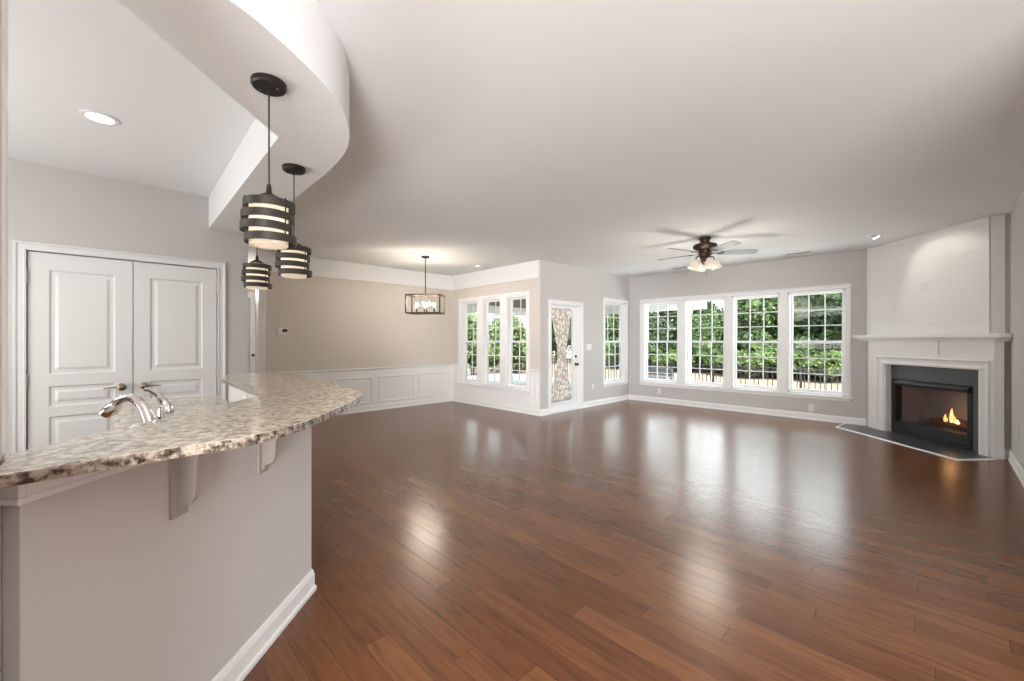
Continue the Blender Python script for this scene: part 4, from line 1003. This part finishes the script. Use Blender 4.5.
def plant(name, loc, rx, ry, rz, n_, size, lm, base, seed, label, cat, group, trunk=0.08):
    rt = empty(name, loc); tag(rt, label, cat, group)
    m = MB(); h = base + rz * 1.1
    m.tube([(0, 0, -0.1), (0.03, 0.02, h * 0.4), (-0.02, 0.03, h * 0.75), (0.02, 0, h)], [trunk, trunk * 0.8, trunk * 0.55, trunk * 0.3], 8)
    for q_ in range(4):
        a = q_ * 1.57 + 0.4; m.tube([(0, 0, h * 0.45), (math.cos(a) * rx * 0.3, math.sin(a) * ry * 0.3, h * 0.7), (math.cos(a) * rx * 0.55, math.sin(a) * ry * 0.55, h * 0.85)], [trunk * 0.5, trunk * 0.35, trunk * 0.15], 6)
    m.build('trunk' if 'tree' in name else 'stem', 'bark', rt, local=True, smooth=True)
    leaf_cloud(rx, ry, rz, n_, size, 14, base, seed).build('crown' if 'tree' in name else 'foliage', lm, rt, local=True)
    return rt
protos = {}
def place(kind, loc, rz, scale, label):
    name, cat, group, a = KINDS[kind]
    if kind not in protos:
        o = plant(name, loc, *a, label, cat, group); protos[kind] = o
    else:
        o = copy_tree(protos[kind], loc, rz); o['label'] = label
    o.rotation_euler.z = rz; o.scale = (scale, scale, scale)
KINDS = {
 'tree_dark': ('evergreen_tree', 'tree', 'trees behind the fence', (1.75, 1.5, 1.95, 9500, 0.20, 'leafdark', 0.0, 11)),
 'tree_mid': ('leafy_tree', 'tree', 'trees behind the fence', (1.7, 1.5, 1.85, 9000, 0.19, 'leafmid', 0.0, 12)),
 'tree_pale': ('silvery_tree', 'tree', 'trees behind the fence', (1.3, 1.2, 1.75, 6500, 0.18, 'leafpale', 0.6, 13)),
 'bush': ('garden_bush', 'bush', 'bushes behind the fence', (0.95, 0.75, 0.52, 2200, 0.11, 'leaflight', 0.0, 14, )),
 'bushmid': ('round_bush', 'bush', 'bushes behind the fence', (0.95, 0.85, 0.75, 2400, 0.12, 'leafmid', 0.0, 15)),
 'hedge': ('hedge_bush', 'bush', 'bushes beyond the patio', (1.35, 1.3, 1.45, 5200, 0.16, 'leaflight', -0.15, 16)),
}
T = [('tree_dark', -9.2, 19.1, 0.90), ('tree_mid', -6.9, 18.9, 0.74), ('tree_mid', -4.75, 19.1, 1.0), ('tree_dark', -2.45, 18.9, 1.0), ('tree_mid', -0.1, 19.1, 1.05), ('tree_pale', -0.85, 17.0, 1.05), ('tree_dark', 2.4, 18.9, 1.1),
     ('tree_dark', -8.0, 21.8, 0.78), ('tree_dark', -4.0, 21.8, 1.12), ('tree_mid', 1.0, 21.8, 1.15), ('tree_dark', -1.5, 21.6, 1.12), ('tree_dark', 4.2, 21.8, 1.15), ('tree_mid', -11.9, 18.7, 0.95), ('tree_dark', -14.6, 17.6, 0.9), ('tree_dark', -12.9, 21.8, 0.9)]
TL = ['dark evergreen tree seen past the porch, left of the corner window', 'smaller leafy tree below the porch beam', 'bright leafy tree right of the porch column', 'tall dark evergreen behind the third far window', 'tall bright leafy tree between the third and last far windows',
      'silvery green tree filling the top of the window closest to the fireplace', 'dark evergreen at the inner edge of the window closest to the fireplace', 'low dark evergreen far behind the smaller leafy tree', 'tall dark evergreen in the back row behind the bright leafy tree', 'tall leafy tree in the back row behind the silvery tree',
      'tall dark evergreen in the back row behind the third far window', 'dark evergreen beyond the fireplace end of the fence', 'leafy tree seen through the single window by the patio door', 'dark evergreen seen through the patio door glass', 'dark evergreen in the back row past the patio']
for i, ((kd, x, y, s), lb) in enumerate(zip(T, TL)): place(kd, (x, y, 0.05 if y < 20 else 0.5), i * 1.3, s, lb)
B = [('bush', -7.6, 16.6, 1.0), ('bushmid', -6.3, 17.1, 0.9), ('bush', -5.1, 16.6, 1.05), ('bush', -4.2, 16.2, 1.15), ('bushmid', -3.2, 16.8, 1.0), ('bush', -2.3, 16.4, 1.1), ('bushmid', -1.3, 16.8, 1.05), ('bush', -0.6, 16.1, 1.0), ('bush', 0.5, 16.4, 1.2), ('bushmid', 1.6, 16.8, 1.1), ('bushmid', -9.2, 16.8, 1.1), ('bush', -10.8, 16.4, 1.1),
     ('bushmid', -7.2, 17.6, 1.2), ('bushmid', -4.4, 17.6, 1.25), ('bushmid', -2.7, 17.8, 1.25), ('bushmid', -0.6, 17.9, 1.3), ('bushmid', 1.2, 17.8, 1.3), ('bushmid', -9.8, 17.6, 1.2), ('bushmid', -11.6, 17.6, 1.2)]
BL = ['low light green bush behind the fence under the porch beam', 'rounder mid green bush left of the porch column', 'light green bush just right of the porch column', 'widest light green bush in the second far window', 'mid green bush between the second and third far windows', 'light green bush in the third far window',
      'mid green bush at the edge of the third far window', 'light green bush low in the window closest to the fireplace', 'broad light green bush in the window closest to the fireplace', 'mid green bush at the fireplace end of the fence', 'mid green bush past the patio bench', 'light green bush at the far end of the fence',
      'taller mid green bush in the second row left of the porch column', 'taller mid green bush in the second row right of the porch column', 'taller mid green bush in the second row behind the third far window', 'taller mid green bush in the second row under the silvery tree', 'taller mid green bush in the second row at the fireplace end', 'taller mid green bush in the second row past the patio', 'taller mid green bush in the second row at the far end of the fence']
for i, ((kd, x, y, s), lb) in enumerate(zip(B, BL)): place(kd, (x, y, -0.02), i * 2.1, s, lb)
Hh = [(-14.6, 5.0), (-14.8, 7.4), (-14.6, 9.7), (-14.9, 12.0), (-14.4, 2.6), (-15.2, 14.2), (-14.8, 0.4)]
HL = ['hedge bush beyond the patio behind the middle dining window', 'hedge bush beyond the patio behind the dining window nearest the corner', 'hedge bush beyond the patio seen from the patio door', 'hedge bush beyond the patio behind the single window', 'hedge bush beyond the patio behind the dining window nearest the long wall', 'hedge bush at the fence end of the patio', 'hedge bush at the house end of the patio']
for i, ((x, y), lb) in enumerate(zip(Hh, HL)): place('hedge', (x, y, -0.45), i * 1.7, 1.22, lb)
